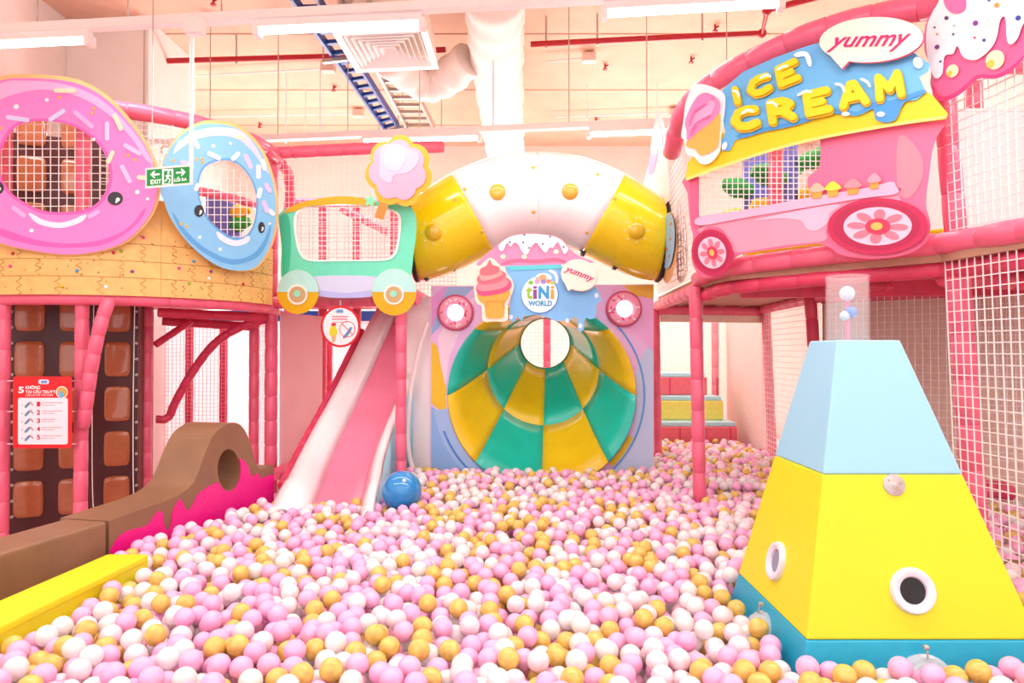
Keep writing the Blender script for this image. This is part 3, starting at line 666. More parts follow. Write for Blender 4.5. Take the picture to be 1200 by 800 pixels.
art('cone', PR, [(388, 393), (394, 393), (392, 401), (389.5, 401)], .022, .002, ink('e0b47c'), t, smooth=False); art('cherry', PR, ell(391, 380, 3, 2), .024, .002, ink('c8303c'), t)
art('slide_mark', PR, stroke([(402, 396), (407, 391), (412, 383)], 3.5), .022, .002, ink('4a96c8'), t)
art('ban_ring', PR, [ell(407, 385.5, 9.5), ell(407, 385.5, 8.7)], .024, .001, ink('d24a54'), t); art('ban_bar', PR, cap(407, 385.5, 18, 45, .9), .024, .001, ink('d24a54'), t)
MB().tube([PR.P(399, 360, .01), PR.P(399, 352, .01)], .006, 6).build('hanger', M_STEEL, t)

# slide
SL = [(-.93, 7.25, 1.9), (-.95, 6.95, 1.82), (-1.02, 6.65, 1.56), (-1.11, 6.4, 1.25), (-1.18, 6.1, .97), (-1.23, 5.8, .75), (-1.24, 5.5, .59), (-1.21, 5.2, .5), (-1.19, 4.95, .44), (-1.17, 4.7, .33)]
SP = ospline(SL, 5)
t = thing('slide', 'pink slide with milky white side rails running into the balls', 'slide', (-1.22, 5.0, .3))
def sloft(prof, th=.012):
    mb = MB(); n = len(SP); vs = []; fs = []
    for i, p in enumerate(SP):
        f = i / (n - 1)
        for (x, h) in prof(f) if callable(prof) else prof: vs.append(Vector((p.x + x, p.y, p.z + h)))
    m = len(vs) // n
    for i in range(n - 1):
        for k in range(m - 1): fs.append((i * m + k, i * m + k + 1, (i + 1) * m + k + 1, (i + 1) * m + k))
    mb.add(vs, fs); return mb
M_SLP = mat('pink_slide_gloss', 'f58aa8', rough=.15, noise=.02, coat=.5)
M_SLW = mat('milky_plastic', 'f8eef0', rough=.15, noise=.015, coat=.4)
def solid(o, th, off=0):
    s_ = o.modifiers.new('thick', 'SOLIDIFY'); s_.thickness = th; s_.offset = off; return o
solid(sloft([(-.17, .02), (-.14, 0), (0, -.008), (.14, 0), (.17, .02)]).build('bed', M_SLP, t, smooth=True), .012, 0)
solid(sloft(lambda f: [(-.162, .018), (-.2, .08), (-.235 - .03 * f, .14), (-.27 - .05 * f, .155), (-.31 - .08 * f, .13), (-.34 - .12 * f, -.02), (-.36 - .14 * f, -.2)]).build('side_rail', M_SLW, t, smooth=True, ang=80), .01)
solid(sloft(lambda f: [(.162, .018), (.2, .09), (.23, .14), (.26, .14), (.275, .1)]).build('side_rail', M_SLW, t, smooth=True, ang=80), .01)
mb = MB(); vs = []; fs = []; n = len(SP)
k0 = 14
for i in range(k0, n):
    p = SP[i]; vs += [Vector((p.x + .272, p.y, p.z + .1)), Vector((p.x + .275, p.y, .25))]
for i in range(n - k0 - 1): fs.append((i * 2, i * 2 + 1, i * 2 + 3, i * 2 + 2))
solid(mb.add(vs, fs).build('side_skirt', mat('pale_blue_plastic', 'a5d6ec', rough=.3), t, smooth=True), .01)
MB().padtube([Vector((p.x - .42 - .06 * i / n, p.y + .1, p.z + .02)) for i, p in enumerate(SP) if 8 <= i < n - 10], .035, .14).build('handrail', M_POSTR, t, smooth=True)
# white curved splash sheet right of the slide
t = thing('splash_sheet', 'milky white curved plastic sheet between slide and funnel panel', 'panel', (-.8, 6.4, .3))
mb = MB(); vs = []; fs = []
for j in range(13):
    v = j / 12; z_ = .2 + 1.78 * v; bow = .3 * (1 - v) ** 2
    for i in range(9):
        u = i / 8; vs.append(Vector((-.93 + .24 * u, 6.34 - .06 * u - bow * (.3 + .3 * math.sin(PI * u * .5)) * .3, z_)))
for j in range(12):
    for i in range(8): fs.append((j * 9 + i, j * 9 + i + 1, j * 9 + i + 10, j * 9 + i + 9))
solid(mb.add(vs, fs).build('sheet', M_SLW, t, smooth=True), .012)
MB().tube(ospline([(-.72, 6.2, 1.75), (-.8, 6.22, 1.5), (-.87, 6.2, 1.1), (-.88, 6.16, .7), (-.8, 6.1, .4)], 6), .02, 8).build('moulded_ridge', M_SLW, t, smooth=True)
t = thing('exercise_ball', 'big shiny blue ball lying at the slide foot', 'ball', pt(471, 596, 4.95))
bc = pt(471, 575, 4.95)
MB().sphere(bc, .136, 32, 20).build('ball_skin', mat('blue_ball', '1f8ed6', rough=.12, coat=.6), t, smooth=True, ang=90)
MB().lathe([(.012, 0), (.012, .004), (.004, .004)], bc + Vector((.03, -.1, .088)), Vector((.03, -.1, .088)), 10).build('valve_plug', M_WHITE, t)

# ------------------------------------------------------------------ funnel panel
PP = PL((-.7, 6.22), (1.22, 6.3))
FC = (635, 463); FR = 110
def fring(s_):      # s_ 0 rim .. 1 hole : centre and radius in the panel frame
    d = 6.21 + 1.15 * s_ ** .8
    py = 463 + (402 - 463) * s_ ** .85; px = 635 + 4 * s_; rp = 110 + (30 - 110) * (s_ ** .72)
    c = pt(px, py, d); return c, rp * d / F
PNL = thing('funnel_panel', 'pastel printed panel with a big round funnel slide mouth', 'panel', PP.P(635, 580))
rim = ell(FC[0], FC[1], FR, FR, n=64)
art('board', PP, [[(505, 335), (766, 333), (766, 600), (505, 600)], rim], -.03, .03, ink('ecc0f0'), PNL, smooth=False)
def clipc(P): return P
def pie(r0, r1, a0, a1, n=16, c=FC):   # ring piece, degrees clockwise from up
    o = [(c[0] + r1 * math.sin(math.radians(a0 + (a1 - a0) * i / n)), c[1] - r1 * math.cos(math.radians(a0 + (a1 - a0) * i / n))) for i in range(n + 1)]
    return o + [(c[0] + r0 * math.sin(math.radians(a1 - (a1 - a0) * i / n)), c[1] - r0 * math.cos(math.radians(a1 - (a1 - a0) * i / n))) for i in range(n + 1)]
def pr(nm, P, c, lv=0): return art(nm, PP, P, .0 + lv * .0015, .0015, ink(c), PNL, smooth=False)
pr('print_patch', [(505.5, 476), (523, 487), (527, 510), (545, 545), (560, 562), (560, 590), (505.5, 590)], '8cb8f0')
pr('print_patch', [(505.5, 400), (512, 405), (518, 430), (523, 455), (523, 487), (505.5, 472)], 'f0c418')
pr('print_patch', [(505.5, 348), (520, 336), (545, 336), (505.5, 392)], 'e49adf')
pr('print_patch', [(524, 336), (556, 336), (530, 362), (514, 384), (506, 392), (506, 384)], '9cb8ea', 1)
pr('print_patch', [(513, 395), (530, 366), (560, 345), (540, 385), (526, 420), (522, 452), (516, 425)], 'f4daf0', 1)
pr('print_patch', pie(111.5, 128, 172, 262), 'a4c4f4', 1); pr('print_line', pie(121, 123.5, 190, 250), '4a86d6', 2)
pr('print_patch', [(766, 400), (765.8, 590), (690, 590), (722, 545), (742, 510), (747, 470), (745, 440), (752, 415)], 'c6d6f8')
pr('print_patch', [(766, 336), (766, 412), (748, 395), (728, 380), (715, 352), (718, 336)], 'f2b8ec', 0)
pr('print_patch', [(730, 334), (766, 334), (766, 350), (744, 346)], 'ecc04a', 1)
pr('print_line', pie(119, 121.5, 42, 142), '6aa4e4', 2)
pr('print_patch', pie(111.5, 118, 115, 135), 'eec61c', 2)
NW = 8; S = [i / 5 * .44 for i in range(6)]; S2 = [.44 + .56 * i / 5 for i in range(6)]
M_FY = mat('funnel_yellow', 'fcd41c', rough=.3, noise=.03, nscale=6, coat=.25); M_FT = mat('funnel_teal', '1fd2bc', rough=.3, noise=.03, nscale=6, coat=.25)
for ri, ss in enumerate((S, S2)):
    for wdg in range(NW):
        vs = []; fs = []; m = 9
        for s_ in ss:
            c, r_ = fring(s_)
            for k in range(m):
                a = 2 * PI * (wdg + k / (m - 1)) / NW       # from straight down, counter-clockwise seen from front
                vs.append(c + Vector((math.sin(a) * r_, 0, -math.cos(a) * r_)))
        for i in range(len(ss) - 1):
            for k in range(m - 1): fs.append((i * m + k, i * m + k + 1, (i + 1) * m + k + 1, (i + 1) * m + k))
        o = MB().add(vs, fs).build('funnel_segment', M_FY if (wdg + ri) % 2 == 0 else M_FT, PNL, smooth=True)
        solid(o, .012)
c, r_ = fring(1.0)
MB().tube([c + Vector((math.sin(2 * PI * k / 40) * r_, 0, math.cos(2 * PI * k / 40) * r_)) for k in range(40)], .014, 8, False, 0, True).build('hole_ring', mat('ring_green', '10906a', rough=.3), PNL, smooth=True)
# what shows through the hole
t = thing('back_net_wall', 'peach net wall with a coral pole behind the funnel hole', 'screen', (.5, 9.4, 0))
MB().box(-1.4, 2.9, 9.6, 9.63, 0, 2.3).build('sheet', translucent(mat('peach_sheet', 'fbe6dc', rough=.6)), t)
net('net', quadfn((-.3, 9.5, .8), (1.1, 9.5, .8), (1.1, 9.5, 2.2), (-.3, 9.5, 2.2)), 28, 28, .003, M_PNET, t)
b = pt(641, 400, 9.45); post((b.x, b.y, 0), (b.x, b.y, 2.3), .05, t)
# donut lamps
for cx, cy, l in ((534, 366.5, 'pink donut wall lamp beside the ice cream cone board'), (730.5, 362, 'pink donut wall lamp beside the cream speech bubble')):
    t = thing('donut_lamp', l, 'lamp', PP.P(cx, cy + 21, .02))
    cw = PP.P(cx, cy, .0); ru = 21.3 * cw.y / F
    MB().lathe([(ru, .0), (ru, .02), (ru * .93, .035), (ru * .86, .035), (.01, .03)], cw + PP.n * .005, PP.n, 32).build('biscuit', ink('d8547e'), t, smooth=True)
    mi = MB(); mi.lathe([(ru * .9, .03), (ru * .86, .05), (ru * .68, .062), (ru * .5, .055), (ru * .42, .04), (.01, .038)], cw + PP.n * .005, PP.n, 32)
    ic = mi.build('icing', ink('f4a0bc'), t, smooth=True)
    MB().lathe([(ru * .44, .045), (ru * .42, .058), (.01, .06)], cw + PP.n * .005, PP.n, 24).build('lamp_disc', mat('lamp_white', 'fff6fa', emit=2.2), t)
    for k in range(18):
        a = R.uniform(0, 2 * PI); q_ = R.uniform(.52, .84) * 21.3
        layer('sprinkle', PP, [cap(cx + q_ * math.cos(a), cy + q_ * math.sin(a), 4.5, R.uniform(0, 180), 1.6)], .066, .002, ink(['e0457a', 'fbe2ec', 'f8f2f8', 'c8386a'][k % 4]), ic)

# ------------------------------------------------------------------ tunnel arch
def sgn(x): return -1 if x < 0 else 1
AD = 6.15
def arch(u, a):
    T = pt(630 + 147 * u, 180 + 56 * abs(u) ** 2.1, AD); xb = 141 * sgn(u) * abs(u) ** 2.7
    Bt = pt(630 + xb, 281 + 47 * math.sin(PI / 2 * xb / 141) ** 2, AD)
    c = (T + Bt) / 2; h = (T - Bt) / 2
    return c + h * math.cos(a) + Vector((0, -1, 0)) * math.sin(a) * h.length * .95
AT = thing('tunnel_arch', 'arched crawl tunnel with white middle and yellow ends', 'tunnel', pt(630, 330, AD))
M_AW = mat('white_gloss_shell', 'fbf4f4', rough=.18, noise=.01, coat=.4); M_AY = mat('yellow_gloss_shell', 'ecd008', rough=.18, noise=.02, coat=.4)
def ashell(u0, u1, nm, mt, off=0, n=14, m=28):
    vs = []; fs = []
    for i in range(n + 1):
        u = u0 + (u1 - u0) * i / n
        for k in range(m):
            vs.append(arch(u, 2 * PI * k / m))
    for i in range(n):
        for k in range(m): fs.append((i * m + k, i * m + (k + 1) % m, (i + 1) * m + (k + 1) % m, (i + 1) * m + k))
    return MB().add(vs, fs).build(nm, mt, AT, smooth=True, ang=80)
s1 = ashell(-1, -.69, 'yellow_section', M_AY); s2 = ashell(-.69, 0, 'white_section', M_AW); s3 = ashell(0, .69, 'white_section', M_AW); s4 = ashell(.69, 1, 'yellow_section', M_AY)
for o in (s1, s2, s3, s4): solid(o, .012)
for u in (-1, 1): MB().tube([arch(u, 2 * PI * k / 36) for k in range(36)], .022, 8, False, 0, True).build('end_collar', M_BLACK, AT, smooth=True)
for u in (-.69, 0, .69): MB().tube([arch(u, 2 * PI * k / 36) for k in range(36)], .006, 6, False, 0, True).build('joint_seam', M_AY if u else M_AW, AT, smooth=True)
bm = bmesh.new()
for o in (s1, s2, s3, s4): bm.from_mesh(o.data)
bvh = BVHTree.FromBMesh(bm); bm.free()
def on_arch(px, py):
    r = ray(px, py).normalized(); h, nrm, i, d = bvh.ray_cast(ORG, r)
    if h is None: return None
    return h, (nrm if nrm.dot(r) < 0 else -nrm)
M_PORT = mat('porthole_amber', 'e2b443', rough=.2, noise=.02, coat=.5); M_PORTY = mat('porthole_honey', 'd8b000', rough=.15, coat=.6)
for px, py, r_, mt in ((583, 225, .066, M_PORT), (668, 224.5, .066, M_PORT), (508, 272, .07, M_PORTY), (746, 270, .07, M_PORTY)):
    h = on_arch(px, py)
    if h:
        o = MB().lathe([(r_, -.01), (r_, .008), (r_ * .8, .022), (r_ * .4, .03), (.004, .032)], h[0], h[1], 24).build('porthole', mt, AT, smooth=True)
        for k in range(8):
            a = 2 * PI * k / 8; e1 = h[1].orthogonal().normalized(); e2 = h[1].cross(e1)
            MB().lathe([(.006, .0), (.006, .006), (.002, .008)], h[0] + (e1 * math.cos(a) + e2 * math.sin(a)) * r_ * 1.35, h[1], 6).build('rivet', M_WHITE, o)
for px, py in ((625, 197), (625, 248), (720, 233), (688, 272), (533, 235), (565, 271), (545, 222), (700, 205)):
    h = on_arch(px, py)
    if h: MB().lathe([(.016, -.005), (.016, .008), (.008, .013), (.002, .014)], h[0], h[1], 12).build('bolt', M_PORT, AT, smooth=True)
for px, py in ((500, 326), (533, 314), (566, 296), (597, 279), (652, 279), (683, 297), (720, 313), (765, 320)):
    c = pt(px, py, AD - .03); MB().beam(c - Vector((0, .05, 0)), c + Vector((0, .05, 0)), .035, .03).tube([c - Vector((0, .03, .03)), c - Vector((0, .03, -.03))], .008, 6).build('clamp_bolt', M_BLACK, AT)

# ------------------------------------------------------------------ boards above the funnel
PI_ = PL((-.5, 5.78), (1.0, 5.8))
t = thing('icing_board', 'pink icing cut-out with white cream drips below the tunnel', 'sign board', PI_.P(628, 312))
top = [(560, 311), (563, 304), (573, 295), (584, 287), (592.5, 279.5), (605.5, 274.6), (625, 273.5), (644.5, 275.4), (657.5, 280), (665.6, 289), (673.7, 296.6), (683.5, 302), (696, 307.5)]
art('icing', PI_, spline(top + [(664, 309.5), (628, 311), (592, 312)], 4), 0, .04, ink('ee8fba'), t, smooth=False)
art('base_shade', PI_, stroke([(588, 309), (605, 305), (628, 306), (650, 304), (664, 307)], 4), .04, .003, ink('e06a8c'), t)
Z6 = lambda x, y: (560 + x / 6.156, 260 + y / 6.156)
art('cream', PI_, [Z6(*p) for p in ((150, 170), (205, 122), (280, 95), (400, 88), (520, 98), (595, 128), (640, 175), (652, 200), (625, 232), (603, 195), (575, 145), (540, 190), (520, 180), (490, 222), (455, 190), (420, 150), (385, 180), (355, 235), (322, 220), (292, 165), (262, 150), (235, 178), (210, 150), (182, 205), (160, 205))], .04, .012, ink('fdf8fa'), t, k=3)
layer('cocoa_crumb', PI_, [ell(*Z6(*p), 1.2, 1.2, n=8) for p in ((230, 145), (327, 147), (370, 187), (468, 158), (520, 105), (620, 180), (335, 92))], .052, .002, ink('5a2a3c'), t)
layer('almond', PI_, [ell(*Z6(*p), 3.2, 2.8, n=14) for p in ((182, 250), (335, 250), (565, 215))], .04, .006, ink('f6e6cc'), t)
PG = PL((-.5, 5.72), (1.0, 5.74))
t = thing('logo_board', 'sky-blue dripping board with a round white logo badge', 'sign board', PG.P(648, 378))
art('drip_panel', PG, [Z6(*p) for p in ((195, 322), (350, 318), (500, 318), (620, 318), (700, 330), (800, 400), (850, 470), (880, 520), (888, 565), (855, 600), (856, 660), (840, 695), (805, 702), (785, 690), (768, 715), (764, 775), (742, 795), (720, 770), (725, 705), (692, 680), (660, 715), (610, 712), (560, 716), (510, 690), (430, 668), (360, 675), (330, 680), (318, 718), (290, 682), (255, 724), (222, 705), (228, 640), (236, 560), (240, 480), (215, 400))], 0, .03, ink('7cbcf2'), t, k=4)
art('top_band', PG, [Z6(*p) for p in ((195, 318), (600, 305), (605, 335), (240, 350))], .03, .004, ink('5cd0dc'), t, smooth=False)
art('gloss_mark', PG, stroke([Z6(*p) for p in ((510, 348), (550, 365), (568, 400), (570, 445))], 3.4), .03, .002, ink('eef6ff'), t)
layer('drip_gloss', PG, [ell(*Z6(*p), 2.2, 3, n=12) for p in ((240, 685), (645, 712), (740, 750), (855, 530))], .03, .002, ink('d8ecff'), t)
bd = art('badge', PG, [ell(632.6, 345.5, 22.2, 22.2), ][0], .03, .004, ink('4a8ecb'), t)
art('badge_face', PG, ell(632.4, 345, 21.2, 21.2), .034, .003, ink('fdfdff'), t)
art('badge_crest', PG, ell(637, 325.5, 9.5, 5.5), .034, .003, ink('fdfdff'), t)
for ch, x0, x1, c in (('t', 616.4, 623.8, '9ac42c'), ('i', 624.6, 629.4, '8a3a9c'), ('N', 631, 643.5, '2a9ad6'), ('i', 645, 649.5, 'f0a020')):
    text('lettering', PG, ch, [(x0, 335), (x1, 335), (x1, 350), (x0, 350)], .037, ink(c), t, fat=.05 if ch == 'N' else .03 if ch == 't' else .016, th=.004)
text('lettering', PG, 'WORLD', [(619, 352), (647, 352), (647, 358.5), (619, 358.5)], .037, ink('2f9fd0'), t, fat=.04, th=.004)
for x, y, r_, c in ((622, 331, 3, '7cc244'), (629.5, 330, 3.2, 'e8a0c0'), (637, 330, 3.2, '9a8ad0'), (643, 329.5, 2.8, 'e88a5a'), (647.5, 331.5, 2.6, 'e8c84a'), (636, 325, 4.5, 'e8a878')):
    art('crest_dot', PG, ell(x, y, r_, r_ * .8, n=16), .037, .002, ink(c), t)
PK = PL((-.5, 5.66), (1.0, 5.68))
def cone_board(pl, name, label, outline, swirls, cone, cols, extra=None):
    t = thing(name, label, 'sign board', pl.P(sum(p[0] for p in outline) / len(outline), max(p[1] for p in outline)))
    art('backing', pl, outline, 0, .02, ink(cols[0]), t)
    art('cone', pl, cone, .02, .008, ink(cols[1]), t, k=4)
    for i, s_ in enumerate(swirls): art('swirl', pl, s_[0], .022 + .003 * i, .008, ink(s_[1]), t)
    return t
t = cone_board(PK, 'ice_cream_board', 'small strawberry soft-serve cone cut-out beside the logo board', [(574.5, 302), (584.4, 309), (592.5, 319), (599, 326), (602, 336), (597.5, 350), (595, 358), (594, 375), (579.5, 376.5), (566, 375.5), (564.5, 359), (558, 354), (555.5, 337), (557, 322), (563, 311)],
    [([(558, 336), (566, 328), (590, 325), (598, 329), (599, 336), (592, 342), (575, 346), (562, 346)], 'ea4a7a'), ([(559, 334), (568, 327), (588, 325), (596, 330), (590, 337), (572, 341), (561, 340)], 'f58a98'), ([(560, 324), (568, 319), (586, 317), (593, 322), (586, 329), (568, 333), (560, 330)], 'f06a80'), ([(562, 323), (570, 318), (584, 317), (589, 321), (580, 326), (566, 329)], 'f8a09c'), ([(563, 315), (570, 311), (574, 304), (577, 310), (585, 313), (584, 319), (572, 322), (563, 321)], 'ee6a78')],
    [(560, 343), (578, 341), (596, 340), (597, 347), (592.5, 353), (591, 358), (590, 371), (579, 373), (569.5, 371), (568, 358), (562, 352)], ('f9ead6', 'eea63a'))
layer('cone_groove', PK, [cap(580, 353, 24, 0, 1), cap(590, 358, 8, 70, 1), cap(570, 358, 8, 100, 1)], .028, .002, ink('d08a28'), t)
def bubble(pl, label, cx, cy, rx, ry, tail, quad, rot=0, shadow='e0bda4'):
    t = thing('speech_bubble_board', label, 'sign board', pl.P(cx, cy + ry))
    e = ell(cx, cy, rx, ry, rot, 40); j = min(range(40), key=lambda i: math.hypot(e[i][0] - tail[0], e[i][1] - tail[1]))
    e = e[:j - 1] + [e[j - 1], tail, e[(j + 2) % 40]] + e[j + 3:]
    art('backing', pl, [(x + rx * .03, y + ry * .05) for x, y in e], 0, .012, ink(shadow), t, smooth=False)
    art('face', pl, e, .012, .008, ink('fbe9d8'), t, smooth=False)
    text('lettering', pl, 'yummy', quad, .02, ink('c0146a'), t, fat=.016, shear=.35, th=.004)
PY = PL((-.5, 5.64), (1.0, 5.66))
bubble(PY, 'small cream speech bubble reading yummy above the funnel', 678.6, 322, 21.5, 18.3, (665.6, 340.4), [(663, 312), (697, 325.5), (694, 332.5), (660, 319)], .3)
# ------------------------------------------------------------------ right tower
RT = thing('play_tower', 'angular netted play tower with coral posts carrying the ice cream truck board', 'play structure', (2.0, 5.2, 0))
A0, A1, A2, A3, A4 = Vector((1.39, 6.9, 0)), Vector((1.31, 5.1, 0)), Vector((1.37, 4.56, 0)), Vector((2.15, 3.63, 0)), Vector((2.26, 2.9, 0))
A5 = Vector((2.48, 7.2, 0)); A6 = Vector((2.35, 5.5, 0)); A7 = Vector((3.5, 2.9, 0)); A8 = Vector((3.5, 5.4, 0))
DR = 1.96
def leanpost(p0, p1, d, r, z1=None, mt=None):
    a = pt(*p0, d); b = pt(*p1, d); t_ = (a - b) / (a.z - b.z)
    za = a.z if z1 is None else z1; return post(b + t_ * (0 - b.z), b + t_ * (za - b.z), r, RT, mt=mt)
leanpost((815, 336), (820, 585), 5.1, .045)
leanpost((768, 355), (771, 540), 6.93, .04)
leanpost((897, 352), (905, 528), 7.15, .045)
leanpost((949, 340), (953, 400), 5.6, .045, mt=M_POSTR)
leanpost((1120, 286), (1140, 560), 3.66, .056)
leanpost((1106, 130), (1120, 280), 3.66, .056, 3.2) if False else MB().padtube([pt(1121, 284, 3.66), pt(1107, 120, 3.66), pt(1103, 60, 3.66)], .052).build('post', M_POST, RT, smooth=True)
# rails
def rail(pts, r, nm='deck_rail', mt=None): return MB().padtube(pts, r, .24).build(nm, mt or M_POST, RT, smooth=True)
fr = ospline([up(A1, DR), Vector((1.36, 4.6, DR + .02)), Vector((1.72, 4.08, DR + .03)), up(A3, DR + .03), Vector((2.22, 3.2, DR + .02)), up(A4, DR + .01)], 8)
rail([p + Vector((0, 0, .05)) for p in fr], .055)
rail([p + Vector((.05, .05, -.07)) for p in fr], .045, mt=M_POSTR)
rail([up(A0, DR - .02), up(A1, DR - .02)], .05); rail([up(A0, DR - .06), up(A5, DR - .06)], .05); rail([up(A5, DR - .04), up(A6, DR - .04), Vector((3.3, 4.7, DR - .04))], .045)
rail([Vector((1.9, 4.4, DR - .05)), Vector((3.4, 5.0, DR - .05))], .04, mt=M_POSTR); rail([Vector((2.2, 3.7, DR - .08)), Vector((3.6, 4.2, DR - .08))], .05, mt=M_POSTR)
rail(ospline([pt(787, 180, 5.2), pt(796, 142, 4.9), pt(818, 110, 4.7), pt(870, 76, 4.45), pt(950, 40, 4.15), pt(1030, 18, 3.9), pt(1105, 6, 3.66), pt(1180, -18, 3.3)], 6), .065, 'top_rail')
deckpoly = [A0, A1, A2, A3, A4, A7, A8, A5]
MB().prism([[(p.x, p.y) for p in deckpoly]], lambda x, y: Vector((x, y, DR + .06)), lambda x, y: Vector((x, y, DR - .01))).build('deck', mat('tan_board', 'b98a74', rough=.6), RT)
# red fascia band under the deck and inner beams
MB().beam(Vector((1.5, 4.75, DR - .06)), Vector((3.4, 4.4, DR - .06)), .05, .1).build('beam', M_POSTR, RT)
MB().beam(Vector((1.42, 6.9, DR - .14)), Vector((2.5, 7.2, DR - .14)), .04, .07).build('lower_band', mat('wicker_tan', 'f8e0cc', rough=.7), RT)
# lower nets and screens
net('net', quadfn(up(A3, .5) + Vector((.06, -.02, 0)), up(A4, .5) + Vector((.03, 0, 0)), up(A4, DR), up(A3, DR) + Vector((.02, 0, 0))), 15, 28, .0033, M_NET, RT)
net('net', quadfn((2.48, 7.2, .45), (2.36, 5.5, .45), (2.36, 5.5, DR), (2.48, 7.2, DR)), 36, 30, .0026, M_NET, RT)
net('net', quadfn((2.36, 5.5, .45), (3.3, 4.5, .45), (3.3, 4.5, DR), (2.36, 5.5, DR)), 28, 30, .0026, M_NET, RT)
net('net', quadfn(up(A3, DR + .1) + Vector((.05, 0, 0)), up(A4, DR + .1), up(A4, 3.1), up(A3, 3.1) + Vector((.0, 0, 0))), 15, 22, .0033, M_NET, RT)
net('net', quadfn(up(A1, DR + .08) + Vector((-.01, .05, 0)), up(A0, DR + .08), up(A0, 3.0), up(A1, 3.0) + Vector((-.08, .05, 0))), 30, 20, .0028, M_NET, RT)
post((2.95, 3.62, .3), (2.95, 3.62, 3.1), .08, RT, mt=M_POSTR)
post((2.75, 4.3, DR), (2.75, 4.3, 3.1), .05, RT); rail([Vector((2.3, 3.9, 3.05)), Vector((3.4, 3.9, 3.05))], .05, 'top_rail')
rail([Vector((2.3, 3.5, .44)), Vector((3.4, 3.5, .44))], .06, 'base_rail', M_BROWN); rail([Vector((2.25, 5.0, .56)), Vector((3.5, 4.9, .56))], .07, 'base_rail', M_POSTR)
MB().box(2.42, 2.6, 7.02, 7.12, .42, .55).build('foot_block', M_POSTR, RT)
t = thing('inner_screen', 'white sheet hung inside the tower behind the corner net', 'screen', (2.75, 4.4, 2.05))
MB().box(2.35, 2.98, 4.1, 4.12, DR + .1, 2.86).build('sheet', M_WHITE, t); MB().tube([(2.33, 4.11, 2.87), (3.0, 4.11, 2.87)], .015, 8).build('rod', M_WHITE, t)
t = thing('back_screen', 'pale beige sheet wall behind the lower net of the truck tower', 'screen', (3.4, 5.4, 0))
MB().box8([(2.46, 5.75, .3), (4.2, 4.0, .3), (4.22, 4.02, .3), (2.48, 5.77, .3), (2.46, 5.75, DR - .08), (4.2, 4.0, DR - .08), (4.22, 4.02, DR - .08), (2.48, 5.77, DR - .08)]).build('sheet', mat('beige_sheet', 'e9cfbf', rough=.6), t)
MB().beam((2.46, 5.75, DR - .05), (4.2, 4.0, DR - .05), .05, .06).build('top_bar', M_POST, t)
t = thing('back_screen', 'white sheet wall behind the padded steps', 'screen', (2.2, 9.4, 0))
MB().box(1.25, 3.1, 9.3, 9.33, 0, 2.0).build('sheet', translucent(mat('white_sheet', 'fbf9f8', rough=.5)), t)
for px in (838, 865, 895): 
    b = pt(px, 400, 9.2); post((b.x, b.y, .2), (b.x, b.y, 1.95), .045, t, mt=mat('rose_vinyl', 'f2a0ae', rough=.4))
MB().box8([(2.55, 7.3, .2), (2.75, 9.3, .2), (2.78, 9.3, .2), (2.58, 7.3, .2), (2.55, 7.3, 1.9), (2.75, 9.3, 1.9), (2.78, 9.3, 1.9), (2.58, 7.3, 1.9)]).build('side_sheet', mat('blush_sheet', 'fbe0da', rough=.6), t)
# padded steps
t = thing('padded_steps', 'padded steps in red, pale blue and yellow under the truck tower', 'steps', (2.0, 8.4, 0))
xs0 = 1.42
for k, (y0, z0, z1, cf, ct, xw) in enumerate(((8.05, .2, .72, 'f0707f', 'b4ecf4', 2.5), (8.3, .72, .99, 'f6f072', 'b4ecf4', 2.42), (8.55, .99, 1.25, 'f0707f', 'b4ecf4', 2.3))):
    MB().box(xs0, xw, y0, 9.15 if k == 2 else y0 + .6, z0, z1 - .05).build('step_pad', mat('pad_' + cf, cf, rough=.4), t, bevel=.015)
    MB().box(xs0, xw - .02, y0 + .01, 9.15, z1 - .05, z1).build('tread', mat('pad_' + ct, ct, rough=.4), t, bevel=.01)
    if k != 1:
        for j in range(4): MB().box(xs0 + .28 * j + .15, xs0 + .28 * j + .17, y0 - .004, y0 + .01, z0, z1 - .06).build('seam', M_POSTR, t)
# truck board
PT = PL((1.36 - .07, 4.55 - .06), (2.13 - .07, 3.61 - .06))
t = thing('truck_board', 'pink ice cream truck cut-out with petal wheels and a yellow awning', 'sign board', PT.P(950, 300))
Z2 = lambda x, y: (780 + x / 3.4286, 130 + y / 3.4286)
Z1 = lambda x, y: (780 + x / 2.857, y / 2.857)
win = [Z2(*p) for p in ((135, 252), (250, 200), (380, 150), (500, 122), (606, 104), (622, 150), (616, 225), (575, 262), (570, 300), (580, 345), (450, 372), (300, 400), (140, 424), (134, 340))]
body = [Z2(*p) for p in ((80, 262), (88, 330), (98, 450), (110, 500), (105, 560), (110, 620), (150, 668), (215, 660), (262, 610), (300, 578), (400, 560), (480, 550), (600, 533), (645, 540), (700, 575), (780, 590), (860, 592), (940, 582), (1005, 560), (1050, 520), (1064, 470), (1060, 430), (1045, 370), (1060, 250), (1072, 160), (1092, 100), (1110, 40), (900, 40), (600, 80), (300, 170))]
art('body', PT, [spline(body, 3), spline(win, 4)], 0, .03, ink('ee6f98'), t, smooth=False)
def tp(nm, P, c, lv=0, th=.003, k=4, sm=True): return art(nm, PT, P, .03 + .003 * lv, th, ink(c), t, smooth=sm, k=k)
tp('lower_side', [Z2(*p) for p in ((140, 440), (300, 412), (500, 378), (700, 345), (925, 305), (940, 340), (930, 400), (760, 390), (650, 470), (640, 520), (480, 540), (300, 568), (268, 560), (230, 480), (170, 465), (138, 490))], 'f49ab4')
tp('counter', [Z2(*p) for p in ((135, 425), (300, 400), (580, 346), (800, 310), (905, 284), (925, 300), (926, 332), (780, 352), (500, 398), (300, 432), (136, 460))], 'f8b6d4', 1, .012)
